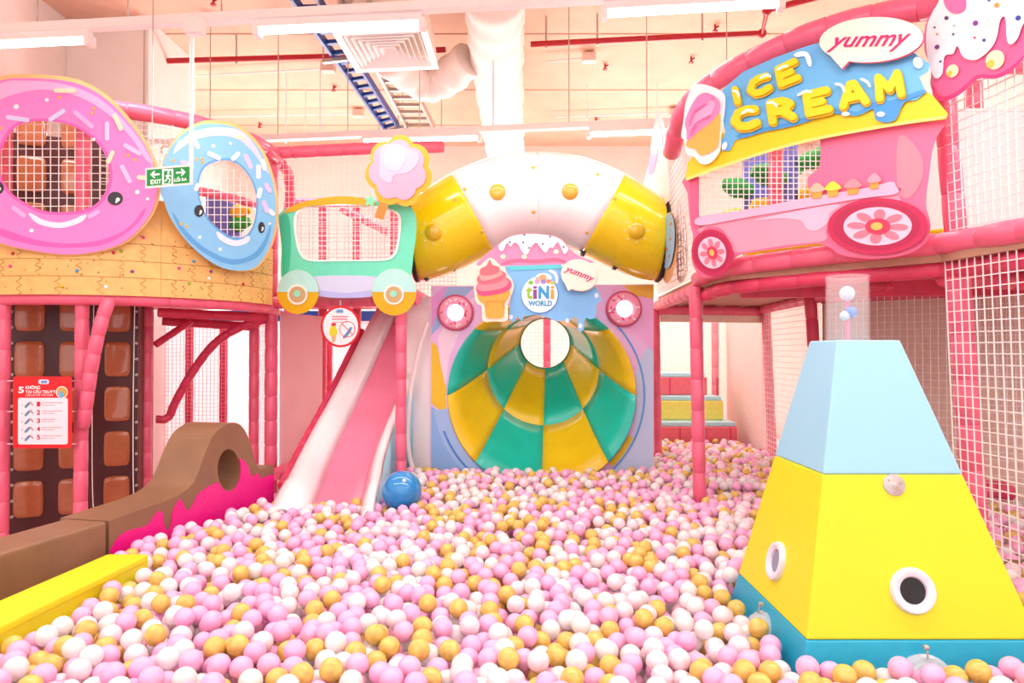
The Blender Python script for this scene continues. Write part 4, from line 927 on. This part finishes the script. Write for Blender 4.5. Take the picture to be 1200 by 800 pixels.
tp('gloss_patch', [Z2(*p) for p in ((355, 440), (480, 410), (640, 380), (700, 378), (660, 410), (650, 450), (600, 482), (565, 470), (540, 440), (450, 432))], 'f8bcd6', 1)
tp('back_glow', [Z2(*p) for p in ((935, 105), (990, 125), (1030, 190), (1035, 260), (1000, 330), (960, 350), (930, 300))], 'f58a9c')
tp('front_post', [Z2(*p) for p in ((100, 262), (132, 254), (134, 420), (150, 462), (112, 470), (100, 380))], 'e8608a')
def wheel(cx, cy, rx, ry, rot):
    wv = art('wheel', PT, ell(cx, cy, rx, ry, rot, 40), .03, .02, ink('c01c52'), t)
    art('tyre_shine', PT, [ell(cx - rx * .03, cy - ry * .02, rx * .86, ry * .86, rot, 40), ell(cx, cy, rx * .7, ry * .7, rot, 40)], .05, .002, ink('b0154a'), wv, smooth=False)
    art('disc', PT, ell(cx, cy, rx * .68, ry * .68, rot, 36), .05, .004, ink('f9c6dc'), wv)
    for k in range(8):
        a = 2 * PI * k / 8 + .1; c, s = math.cos(a), math.sin(a)
        P = [(c * u - s * v, s * u + c * v) for u, v in [(.42 + .19 * math.cos(b), .115 * math.sin(b)) for b in [2 * PI * i / 14 for i in range(14)]]]
        cr, sr = math.cos(rot), math.sin(rot)
        art('petal', PT, [(cx + x * rx * cr - y * ry * sr, cy + x * rx * sr + y * ry * cr) for x, y in P], .054, .003, ink('ee7a90'), wv)
    art('hub', PT, ell(cx, cy, rx * .25, ry * .28, rot), .056, .006, ink('d83058'), wv); art('hub_cap', PT, ell(cx - rx * .02, cy, rx * .12, ry * .14, rot), .062, .004, ink('f2b85a'), wv)
wheel(834.5, 296, 24, 27.5, -.25); wheel(1028.5, 265, 59, 33, -.02)
for (x, y, wd, c1, c2) in ((608, 318, 62, 'f8b8a0', 'f0a840'), (672, 312, 66, 'c8dc3c', 'f0a840'), (752, 302, 70, 'f4909c', 'eea03c'), (838, 280, 56, 'f8a0b4', 'eea03c')):
    tp('cupcake_case', [Z2(x - wd * .38, y), Z2(x + wd * .38, y - 4), Z2(x + wd * .28, y + 30), Z2(x - wd * .28, y + 34)], c2, 5, .006, sm=False)
    tp('cupcake_icing', [Z2(x - wd * .5, y + 3), Z2(x - wd * .3, y - 18), Z2(x, y - 30), Z2(x + wd * .3, y - 20), Z2(x + wd * .5, y - 2), Z2(x, y + 8)], c1, 6, .008)
tp('awning', [(803, 211), (806, 190), (830, 165), (900, 128), (1000, 100), (1075, 100), (1094, 113), (1111, 133), (1108, 140), (1050, 147), (958, 163), (900, 178), (845, 196)], 'f2d010', 5, .02, sm=False)
tp('awning_edge', stroke([(804, 210), (845, 195), (900, 177), (958, 162), (1050, 145.5), (1109, 137)], 3.5, False), 'f8e27a', 12, .004, sm=False)
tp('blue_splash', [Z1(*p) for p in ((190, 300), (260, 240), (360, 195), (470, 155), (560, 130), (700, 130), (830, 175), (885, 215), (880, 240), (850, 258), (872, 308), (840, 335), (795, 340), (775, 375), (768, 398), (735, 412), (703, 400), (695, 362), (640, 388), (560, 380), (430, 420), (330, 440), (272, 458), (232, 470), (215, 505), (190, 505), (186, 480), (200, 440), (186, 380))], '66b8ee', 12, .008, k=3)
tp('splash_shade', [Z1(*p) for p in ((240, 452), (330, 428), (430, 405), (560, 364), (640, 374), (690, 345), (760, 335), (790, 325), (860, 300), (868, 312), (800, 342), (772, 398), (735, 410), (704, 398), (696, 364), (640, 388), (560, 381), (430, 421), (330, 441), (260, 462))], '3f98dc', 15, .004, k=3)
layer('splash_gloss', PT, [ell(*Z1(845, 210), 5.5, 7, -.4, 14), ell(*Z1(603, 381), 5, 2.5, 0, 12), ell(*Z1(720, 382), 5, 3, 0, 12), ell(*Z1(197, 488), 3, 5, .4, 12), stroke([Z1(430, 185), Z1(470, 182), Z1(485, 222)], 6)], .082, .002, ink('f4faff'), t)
MLET = ink('f6d80e'); MLSH = ink('e0b40a')
GL = {'I': [[(.5, 1), (.5, 0)]], 'C': [[(.95, .9), (.6, 1), (.25, .92), (.04, .5), (.25, .08), (.6, 0), (.95, .1)]], 'E': [[(.95, 1), (.1, 1), (.1, 0), (.95, 0)], [(.1, .5), (.7, .5)]],
      'R': [[(.08, 0), (.08, 1), (.6, 1), (.9, .76), (.6, .48), (.08, .48)], [(.5, .48), (.95, 0)]], 'A': [[(.02, 0), (.42, 1), (.58, 1), (.98, 0)], [(.22, .34), (.78, .34)]],
      'M': [[(.04, 0), (.1, 1), (.5, .35), (.9, 1), (.96, 0)]]}
def puffy(ch, quad, u0, u1, wd, off, th, mt, dx=0, dy=0):    # bubble letter from fat rounded strokes
    TL, TR, BR_, BL_ = quad; mb = MB()
    def q2(u, v):
        u = u0 + (u1 - u0) * u
        return tuple((BL_[i] * (1 - u) + BR_[i] * u) * (1 - v) + (TL[i] * (1 - u) + TR[i] * u) * v + (dx, dy)[i] for i in (0, 1))
    for line in GL[ch]:
        Q = [q2(*p) for p in line]
        for (x0, y0), (x1, y1) in zip(Q, Q[1:]):
            th += .0007; L = math.hypot(x1 - x0, y1 - y0)
            mb.prism([cap((x0 + x1) / 2, (y0 + y1) / 2, L + wd, math.degrees(math.atan2(y1 - y0, x1 - x0)), wd)], lambda x, y, h_=off + th: PT.P(x, y, h_), lambda x, y: PT.P(x, y, off))
    return mb.build('letter', mt, t)
for body_, quad, wd in (('ICE', [(856, 107), (932, 71), (936, 90), (859, 121)], 7.8), ('CREAM', [(858, 132), (1054, 85), (1057, 109), (861, 151)], 9.5)):
    n_ = len(body_); g = .2 / n_
    ws = [.45 if c == 'I' else 1 for c in body_]; tot = sum(ws); u = 0; sp = .075 if n_ == 5 else .13
    for c, w_ in zip(body_, ws):
        u1 = u + w_ / tot * (1 - sp * (n_ - 1))
        puffy(c, quad, u, u1, wd + 2, .079, .006, MLSH, .8, 2); puffy(c, quad, u, u1, wd, .085, .01, MLET); u = u1 + sp
layer('letter_gloss', PT, [stroke(p, 3.2) for p in ([(858, 106), (864, 108), (866, 114)], [(890, 92), (897, 88), (904, 90)], [(910, 82), (917, 78), (924, 77)], [(868, 134), (876, 129), (884, 131)], [(898, 121), (906, 120), (911, 126)], [(934, 112), (944, 107), (952, 108)], [(978, 98), (986, 100), (990, 108)], [(1008, 92), (1016, 96), (1020, 102)])], .096, .002, ink('fffce8'), t)
ol = [Z1(*p) for p in ((95, 288), (132, 283), (190, 308), (200, 350), (188, 440), (182, 505), (150, 545), (118, 548), (95, 525), (70, 515), (62, 470), (52, 455), (60, 400), (68, 340))]
PT2 = PL((1.36 - .12, 4.55 - .11), (2.13 - .12, 3.61 - .11))
t2 = cone_board(PT2, 'ice_cream_board', 'pink swirl ice cream cone cut-out on the truck awning corner', ol,
    [([Z1(*p) for p in ((70, 440), (66, 400), (100, 330), (135, 310), (178, 335), (180, 372), (150, 410), (110, 440), (75, 470))], 'f08cc4'), ([Z1(*p) for p in ((78, 430), (90, 380), (130, 335), (165, 345), (150, 385), (110, 420))], 'f4aad6'), ([Z1(*p) for p in ((90, 370), (108, 330), (138, 312), (160, 326), (130, 345), (105, 375))], 'ee86c0')],
    [Z1(*p) for p in ((75, 468), (110, 440), (150, 410), (182, 380), (180, 450), (170, 495), (120, 520), (100, 500), (70, 490))], ('fbf4f6', 'f0b44c'))
layer('swirl_groove', PT2, [stroke([Z1(80, 455), Z1(100, 415), Z1(150, 385)], 2), stroke([Z1(78, 425), Z1(95, 375), Z1(140, 345)], 2)], .04, .002, ink('e266a8'), t2)
PTY = PL((1.36 - .14, 4.55 - .13), (2.13 - .14, 3.61 - .13))
bubble(PTY, 'big cream speech bubble reading yummy on the truck sign', 1021, 46.5, 61, 26.5, (986.5, 80.5), [(972, 44), (1068, 39), (1063, 60), (968, 61)], -.06, 'd9567e')
hole_net('net', PT, win, 6.5, 6.5, .008, .003, M_NET, t)
# obstacles behind the truck window
for px, d, c, l in ((888, 5.6, '6a74d0', 'periwinkle padded roller post behind the truck window'), (925, 5.2, '6a74d0', 'slim periwinkle padded post beside the coral post'), (262, 7.3, '5a6cc8', 'periwinkle padded roller post behind the blue donut')):
    b = pt(px, 300, d); ht = 1.2 if px > 300 else 1.05; pr_ = .06 if px == 925 else .11 if px > 300 else .17
    t = thing('roller_post', l, 'play post', up(b, DR + .07))
    MB().lathe([(.001, 0), (pr_, 0), (pr_, ht - .03), (pr_ - .03, ht), (.001, ht)], up(b, DR + .07), seg=24).build('padded_roll', mat('periwinkle', c, rough=.4), t, smooth=True)
    for k, (zz_, cc_) in enumerate(((.52, 'f0c81e'), (.76, '1a9a3c')) if px > 300 else ((.78, 'f0c81e'), (.66, '22b43c'))):
        for s_ in (-1, 1):
            q_ = up(b, DR + .07 + zz_ + .06 * s_)
            MB().tube([q_ + Vector((s_ * .06, -.04, 0)), q_ + Vector((s_ * .2, -.1, .02)), q_ + Vector((s_ * .3, -.1, .05))], .05, 10, True, 0, False, [.05, .085, .04]).build('foam_peg', mat('foam_' + cc_, cc_, rough=.5), t, smooth=True)
b = pt(910, 300, 4.95); post(up(b, DR), up(b, 3.0), .05, RT)
t = thing('yellow_crash_mat', 'yellow padded strip on the deck behind the truck board', 'mat', (1.9, 4.4, DR + .08))
MB().box8([(1.5, 4.7, DR + .07), (2.3, 3.85, DR + .07), (2.36, 3.9, DR + .07), (1.56, 4.75, DR + .07), (1.5, 4.7, DR + .2), (2.3, 3.85, DR + .2), (2.36, 3.9, DR + .2), (1.56, 4.75, DR + .2)]).build('pad', M_YEL, t, bevel=.02)
t['label'] = 'yellow padded strip on the deck behind the truck board'
# icing board, top right
PX = PL((2.1, 3.6), (2.2, 3.0))
t = thing('icing_board', 'large pink and white dripping icing cut-out above the corner net', 'sign board', PX.P(1150, 112))
art('icing', PX, [(1101, -5), (1092, 14), (1084, 32), (1084, 62), (1093, 78), (1090, 97), (1096, 112), (1110, 114.5), (1124.5, 107), (1137.5, 96), (1147, 89), (1166.7, 88.5), (1183, 81), (1201, 64), (1220, 40), (1245, 0), (1245, -70), (1170, -90), (1110, -70)], 0, .03, ink('ee5f96'), t)
art('dark_edge', PX, stroke([(1093, 100), (1098, 113), (1110, 115), (1125, 107.5), (1138, 96), (1148, 89.5), (1167, 89.5), (1184, 81.5), (1202, 64)], 5), .03, .003, ink('dc2a78'), t)
art('cream', PX, [(1102, -5), (1093, 14), (1086, 32), (1086, 62), (1094, 90), (1104, 87), (1107, 66), (1117, 63), (1122, 54), (1129, 67), (1144, 70), (1160, 58), (1168, 44), (1172, 24), (1178, 21), (1180, 46), (1185, 52), (1193, 44), (1201, 25), (1230, -10), (1230, -65), (1170, -80), (1115, -65)], .03, .01, ink('f2f0f4'), t)
art('swirl_top', PX, [(1105, -8), (1108, 8), (1118, 16), (1130, 12), (1132, 0), (1128, -20), (1110, -22)], .04, .004, ink('ea6aa6'), t)
for x, y, r_, c in ((1128, 6, 3.2, '5a2a8c'), (1109, 21, 2.6, '3a2a6c'), (1143, 27, 3.4, '7a2a9c'), (1153, 47, 2.2, '2a3a8c'), (1098, 55, 3, '6a2a7c'), (1193, 21, 3.4, '2a4a9c'), (1168, 6, 3.2, 'c89a30'), (1117, 40, 1.6, '3a5a9c'), (1098, 40, 1.6, 'c89a30'), (1142, 44, 1.6, 'd84a6c'), (1102, 72, 1.6, '3a5a9c'), (1095, 32, 1.3, '3a2a5c'), (1159, 0, 2, '3a6ab0'), (1118, 30, 1.2, '8a8a9c')):
    art('sprinkle', PX, ell(x, y, r_, r_ * .85, -.5, 14), .04, .003, ink(c), t)
for x, y, rx in ((1116, 83, 8), (1166, 70, 12)):
    a_ = art('almond', PX, ell(x, y, rx, rx * .85, -.9, 20), .03, .008, ink('f6e6bc'), t); art('almond_tip', PX, ell(x - rx * .45, y + rx * .4, rx * .45, rx * .35, -.9, 14), .038, .002, ink('ecc244'), a_)
# left flank: donut disc and unicorn-coloured icing
PF = PL((1.25, 5.12), (1.33, 6.9))
t = thing('donut_disc', 'blue-iced biscuit donut disc on the tower flank beside the tunnel', 'sign board', PF.P(783, 332))
art('biscuit', PF, ell(783.5, 290, 9.5, 42, .05, 30), 0, .03, ink('e2a468'), t); art('blue_icing', PF, ell(782.5, 282, 8.2, 33, .05, 28), .03, .012, ink('8fc0e8'), t)
layer('sprinkle', PF, [ell(x, y, 1, 2.2, .3, 8) for x, y in ((779, 270), (785, 280), (781, 292), (786, 262), (784, 300), (779, 305))], .042, .003, ink('c87a5a'), t)
t = thing('cream_swirl_board', 'tall white and lilac cream swirl cut-out above the tower flank', 'sign board', PF.P(770, 235))
art('backing', PF, [(771, 131), (777, 140), (780, 165), (783, 200), (783, 236), (762, 238), (753, 226), (757, 205), (762, 185), (764, 160)], 0, .03, ink('f8eef6'), t)
art('lilac_patch', PF, [(766, 168), (771, 176), (766, 200), (760, 205), (761, 188)], .03, .003, ink('d8b8ec'), t); art('lilac_patch', PF, [(772, 145), (776, 160), (775, 180), (771, 165)], .03, .003, ink('e6d0f4'), t)
t = thing('mesh_gate', 'arched cream mesh gate on the tower flank behind the donut disc', 'gate', PF.P(800, 325))
PFg = PL((1.30, 4.9), (1.36, 5.6))
gate = [(793, 236), (799, 240), (803, 255), (806, 290), (805, 322), (795, 330), (792, 300)]
art('frame', PFg, [gate, shrink(gate, .7, .88)], 0, .02, ink('f4dcae'), t); hole_net('bars', PFg, shrink(gate, .74, .9), 3, 7, .01, .005, ink('8a8ea0'), t)

# ------------------------------------------------------------------ pyramid
def pyr(z_):   # corners at height z_: front-left, front-right, back-right, back-left
    zt, zb = 1.545, .512; k = (z_ - zb) / (zt - zb)
    L = lambda a, b: a + (b - a) * k
    fy, by = L(2.5, 2.80), L(3.25, 3.06); x0, x1 = L(1.009, 1.255), L(1.81, 1.5)
    return [Vector((x0, fy, z_)), Vector((x1, fy, z_)), Vector((x1, by, z_)), Vector((x0, by, z_))]
PYR = thing('foam_pyramid', 'striped foam pyramid in teal, yellow and sky blue with a clear tube', 'foam pyramid', (1.4, 2.88, .1))
for z0, z1, mt, nm in ((.12, .512, M_TEAL, 'teal_tier'), (.512, 1.052, M_YEL, 'yellow_tier'), (1.052, 1.545, M_SKY, 'blue_tier')):
    MB().box8(pyr(z0) + pyr(z1)).build(nm, mt, PYR, bevel=.008)
def on_face(px, py, face):
    a, b = pyr(.3), pyr(1.3); i, j = (0, 1) if face == 'front' else (0, 3)
    n = (b[i] - a[i]).cross(a[j] - a[i]).normalized(); r = ray(px, py)
    if n.dot(r) > 0: n = -n
    k = (a[i] - ORG).dot(n) / r.dot(n); return ORG + r * k, n
for px, py, f, r_ in ((1069, 692, 'front', .078), (911, 657.5, 'side', .076)):
    h, n_ = on_face(px, py, f)
    o = MB().lathe([(r_, -.01), (r_ * 1.02, .006), (r_ * .95, .018), (r_ * .8, .02), (r_ * .62, .012), (r_ * .55, -.005)], h, n_, 32).build('port_ring', mat('port_white', 'e4e2ee', rough=.3), PYR, smooth=True)
    MB().lathe([(r_ * .57, .004), (.002, .003)], h, n_, 28).build('port_hole', M_BLACK if f == 'front' else mat('port_grey', '8e93ac', rough=.4), o)
h, n_ = on_face(1047.5, 568, 'front')
o = MB().lathe([(.04, -.004), (.04, .004), (.034, .007), (.014, .0075), (.010, .011), (.002, .012)], h, n_, 24).build('steel_disc', mat('brushed_disc', 'bdb8b4', rough=.3, metal=.4), PYR, smooth=True)
for k in range(3):
    a = 2 * PI * k / 3 + .5; e1 = n_.orthogonal().normalized(); e2 = n_.cross(e1)
    MB().lathe([(.005, .006), (.004, .01), (.001, .011)], h + (e1 * math.cos(a) + e2 * math.sin(a)) * .026, n_, 8).build('screw', M_STEEL, o)
M_SCOOP = mat('ribbed_clear', 'e8f0f8', rough=.12, alpha=.6, noise=0)
for px, py, f, r_ in ((1085, 803, 'front', .1), (893, 742, 'side', .085)):
    h, n_ = on_face(px, py, f)
    o = MB().lathe([(r_, 0), (r_, .012), (r_ * .9, .016), (r_ * .88, .03), (r_ * .76, .032), (r_ * .74, .044), (r_ * .6, .046), (r_ * .57, .054), (.003, .056)], h, n_, 32).build('clear_scoop', M_SCOOP, PYR, smooth=True, ang=25)
    MB().lathe([(.009, -.003), (.009, .01), (.003, .013)], h + Vector((0, 0, r_ + .028)), n_, 10).build('screw', M_STEEL, o)
    MB().tube([h + Vector((0, 0, r_ + .028)) + n_ * .006, h + Vector((0, 0, r_ - .01)) + n_ * .016], .004, 6).build('screw_stem', M_STEEL, o)
tb = Vector((1.365, 2.95, 1.545))
t = thing('acrylic_tube', 'clear acrylic tube on the foam pyramid top', 'tube', tb)
MB().lathe([(.083, 0), (.083, .26), (.078, .26), (.078, 0), (.083, 0)], tb, seg=36).build('tube_wall', M_CLEAR, t, smooth=True)
MB().tube([tb, tb + Vector((0, 0, .19))], .009, 10).build('rod', mat('rose_rod', 'ee86ac', rough=.3), t, smooth=True)
for dx, z_, c, r_ in ((.005, .115, '5a9ae8', .024), (-.02, .1, 'bfe0f0', .02), (-.01, .19, 'cfe8f8', .03)):
    MB().sphere(tb + Vector((dx, -.02, z_)), r_, 18, 12).build('tube_ball', mat('tube_ball_' + c, c, rough=.25), t, smooth=True)
MB().tube([tb + Vector((math.cos(2 * PI * k / 32) * .081, math.sin(2 * PI * k / 32) * .081, .26)) for k in range(32)], .004, 6, False, 0, True).build('rim', M_CLEAR, t)

# ------------------------------------------------------------------ foam kerb, hoop, yellow step
PQ = PL((-2.25, 3.0), (-1.75, 5.3))
t = thing('foam_kerb', 'brown foam pit wall ending in a hoop with magenta filling', 'foam wall', PQ.P(200, 640))
bk = -PQ.n
def qprism(loops, o0, th, nm, mt, bev=0, sm=False):
    return MB().prism(loops, lambda x, y: PQ.P(x, y, o0), lambda x, y: PQ.P(x, y, o0) - PQ.n * th).build(nm, mt, t, bevel=bev, smooth=sm)
# straight kerb: top at z .63
def zpx(px, z_):       # pixel row where the plane has height z_
    p = PQ.P(px, 500); return 412 - (z_ - EYE) * F / p.y
top1 = [(128, 610), (165, 597), (196, 586), (214, 577), (226, 566), (233, 552), (240, 532), (250, 510), (262, 499), (272, 495), (282, 498), (290, 510), (296, 528), (299, 542), (304, 550), (312, 548), (321, 545)]
tt = [tuple(p)[:2] for p in ospline([(x, y, 0) for x, y in top1], 4)]
hole = ell(268, 550, 13, 24, 0, 28)
qprism([tt + [(321, 640), (128, 720)], hole], 0, .30, 'hoop_block', M_BROWN, .012, False)
a = PQ.P(127, 610); b = PQ.P(127, 610); 
e0 = PQ.P(126.5, 610); n0 = -PQ.n * .26; e1 = e0 + (Vector((-2.25, 3.0, 0)) - Vector((-1.75, 5.3, 0))).normalized() * 2.6
for (p, q_) in ((e1, e0),):
    z1 = e0.z; P4 = [up(p, .1), up(q_, .1), up(q_ + n0, .1), up(p + n0, .1), up(p, z1), up(q_, z1), up(q_ + n0, z1), up(p + n0, z1)]
    MB().box8(P4).build('kerb_block', M_BROWN, t, bevel=.02)
drip = [(130, 644), (138, 631), (146, 624), (156, 620), (172, 616), (180, 606), (186, 599), (191, 602), (193, 616), (196, 621), (200, 616), (202, 603), (206, 592), (212, 585), (217, 594), (221, 598), (226, 592), (232, 580), (240, 573), (248, 568), (254, 566)]
arcl = [(268 + 14.5 * math.cos(a_), 550 + 25.5 * math.sin(a_)) for a_ in [PI * .82 - PI * 1.0 * i / 12 for i in range(13)]]
dr2 = [(287, 540), (291, 546), (294, 556), (298, 558), (301, 554), (305, 558), (309, 561), (313, 557), (321, 556)]
qprism([[tuple(p)[:2] for p in ospline([(x, y, 0) for x, y in drip], 3)] + arcl + [tuple(p)[:2] for p in ospline([(x, y, 0) for x, y in dr2], 3)] + [(321, 636), (130, 716)]], .006, .005, 'magenta_filling', M_MAG)
t = thing('foam_step', 'yellow foam step slab lying along the brown kerb', 'foam block', (-1.9, 2.6, .1))
MB().box8([(-1.90, 1.5, .1), (-2.1, 1.5, .1), (-1.945, 3.5, .1), (-1.745, 3.5, .1), (-1.90, 1.5, .53), (-2.13, 1.5, .53), (-1.945, 3.5, .53), (-1.745, 3.5, .53)]).build('slab', M_YEL, t, bevel=.012)
MB().beam((-1.89, 1.55, .5), (-1.742, 3.48, .5), .003, .004).build('seam', ink('d8c010'), t)

# ------------------------------------------------------------------ ball pit
struct(MB().box(-2.3, 3.6, 1.2, 9.2, 0, .24).build('floor_pit', mat('pit_mat', 'f2b4c8', rough=.7)), 'pink padded base of the ball pit')
BR = .0375
pyr_b = (1.0, 1.83, 2.47, 3.29)
def inside(x, y):
    if x < -2.20 + .217 * (y - 3) + .05 and y < 5.6: return False
    if y < 3.53 and x < -1.82 + .078 * (y - 2.6) + .045: return False
    if y >= 5.6 and x < -1.5: return False
    if pyr_b[0] - .07 < x < pyr_b[1] + .07 and pyr_b[2] - .07 < y < pyr_b[3] + .05: return False
    if x < 1.22: ymax = 6.15
    else: ymax = 8.0
    if y > ymax or y < 1.7: return False
    if -1.72 < x < -.90 and y > 5.0: return False
    if (x + .985) ** 2 + 0 < 0: return False
    if y > 5.9 and x > 2.45: return False
    if x > 3.45: return False
    if y < 3.1 and x > 2.6: return False
    if math.hypot(x - bc.x, y - bc.y) < .12: return False
    for qx, qy in ((1.31, 5.1), (1.39, 6.93), (2.52, 7.15), (2.31, 3.66), (-.878, 5.74), (2.95, 3.62)):
        if math.hypot(x - qx, y - qy) < .085: return False
    return True
def level(x, y):       # gentle lie of the ball surface
    return PITZ - .135 + .02 * math.sin(x * 2.1 + .4) * math.sin(y * 1.7) + (.03 if y > 5.4 else 0) + .015 * max(0, (y - 6.6))
cell = {}; balls = []; CS = 2 * BR
def support(x, y):
    zb = level(x, y); cx, cy = int(x // CS), int(y // CS)
    for i in (-1, 0, 1):
        for j in (-1, 0, 1):
            for k in cell.get((cx + i, cy + j), ()):
                b_ = balls[k]; d2 = (b_[0] - x) ** 2 + (b_[1] - y) ** 2
                if d2 < CS * CS:
                    h_ = b_[2] + math.sqrt(CS * CS - d2)
                    if h_ > zb: zb = h_
    return zb
NB = 9800
cand = 0
while len(balls) < NB and cand < 60000:
    cand += 1
    x = R.uniform(-2.3, 3.5); y = 1.7 + 6.4 * R.random()
    if not inside(x, y): continue
    zc = support(x, y); st = BR
    for it in range(9):
        an = R.uniform(0, 2 * PI); x2, y2 = x + st * math.cos(an), y + st * math.sin(an)
        if inside(x2, y2):
            z2 = support(x2, y2)
            if z2 < zc: x, y, zc = x2, y2, z2
    if zc > level(x, y) + .165: continue
    cell.setdefault((int(x // CS), int(y // CS)), []).append(len(balls)); balls.append((x, y, zc))
def ballmat(nm, c, rough, alpha=1, noise=.05, coat=.2, nscale=40): return mat(nm, c, rough=rough, alpha=alpha, noise=noise, coat=coat, nscale=nscale)
BM = [ballmat('ball_pink', 'fab2da', .28), ballmat('ball_gold', 'e8c062', .25, noise=.12), ballmat('ball_clear', 'fffafa', .12, .72, .0), ballmat('ball_blush', 'fddde6', .3)]
BL = [('pink plastic ball on the pit surface', 'pink pit balls'), ('pearly gold plastic ball on the pit surface', 'gold pit balls'), ('clear see-through plastic ball on the pit surface', 'clear pit balls'), ('pale blush plastic ball on the pit surface', 'blush pit balls')]
kinds = []
for x, y, zc in balls:
    v = .5 + .5 * math.sin(x * 5.1 + 1.7 * math.sin(y * 3.3)) * math.cos(y * 4.7 + x)
    r_ = R.random(); pg = .13 + .21 * v
    kinds.append(1 if r_ < pg else 0 if r_ < pg + .39 else 2 if r_ < pg + .39 + .24 else 3)
# the individuals: the largest-looking balls on top of the pile
def is_top(i):
    x, y, zc = balls[i]; cx, cy = int(x // CS), int(y // CS)
    for a in (-1, 0, 1):
        for b_ in (-1, 0, 1):
            for k in cell.get((cx + a, cy + b_), ()):
                q_ = balls[k]
                if q_[2] > zc + .028 and math.hypot(q_[0] - x, q_[1] - y) < BR * 1.35: return False
    return True
vis = []
for i, (x, y, zc) in enumerate(balls):
    px = 600 + x / y * F; py = 412 + (EYE - zc) / y * F
    if 0 < px < 1200 and py < 806 and is_top(i): vis.append((y, i))
vis.sort(); solo = set(i for _, i in vis[:300])
bm = bmesh.new(); bmesh.ops.create_icosphere(bm, subdivisions=4, radius=BR); base = bpy.data.meshes.new('ball'); bm.to_mesh(base); bm.free()
base.polygons.foreach_set('use_smooth', [True] * len(base.polygons))
bms = []
for m in BM:
    c_ = base.copy(); c_.materials.append(m); bms.append(c_)
NM = ['pink_ball', 'gold_ball', 'clear_ball', 'blush_ball']
for i in sorted(solo):
    k = kinds[i]; o = bpy.data.objects.new(NM[k], bms[k]); COL.objects.link(o); o.location = balls[i]; o.rotation_euler = (R.uniform(0, 6), R.uniform(0, 6), 0)
    tag(o, BL[k][0], 'ball', BL[k][1])
import numpy as np
def ico(sub):
    bm = bmesh.new(); bmesh.ops.create_icosphere(bm, subdivisions=sub, radius=BR); bm.verts.ensure_lookup_table()
    v = np.array([p.co[:] for p in bm.verts]); f = np.array([[q_.index for q_ in fc.verts] for fc in bm.faces]); bm.free(); return v, f
V3, F3 = ico(3); V2, F2 = ico(2)
VV = []; FF = []; MM = []; off = 0
for i, p in enumerate(balls):
    if i in solo: continue
    v, f = (V3, F3) if p[1] < 3.9 else (V2, F2)
    VV.append(v + np.array(p)); FF.append(f + off); MM.append(np.full(len(f), kinds[i])); off += len(v)
VV = np.concatenate(VV); FF = np.concatenate(FF); MM = np.concatenate(MM).astype(np.int32)
me = bpy.data.meshes.new('pit_balls'); me.vertices.add(len(VV)); me.vertices.foreach_set('co', VV.ravel().astype(np.float32))
me.loops.add(len(FF) * 3); me.loops.foreach_set('vertex_index', FF.ravel().astype(np.int32)); me.polygons.add(len(FF))
me.polygons.foreach_set('loop_start', np.arange(0, len(FF) * 3, 3, dtype=np.int32)); me.polygons.foreach_set('loop_total', np.full(len(FF), 3, dtype=np.int32))
for m in BM: me.materials.append(m)
me.polygons.foreach_set('material_index', MM); me.polygons.foreach_set('use_smooth', np.ones(len(FF), dtype=bool)); me.update(); me.validate()
o = bpy.data.objects.new('pit_balls', me); COL.objects.link(o)
tag(o, 'sea of pink, gold and clear plastic balls filling the pit', 'balls', None, 'stuff')
print('BALLS', len(balls), 'cand', cand, 'tris', len(FF))
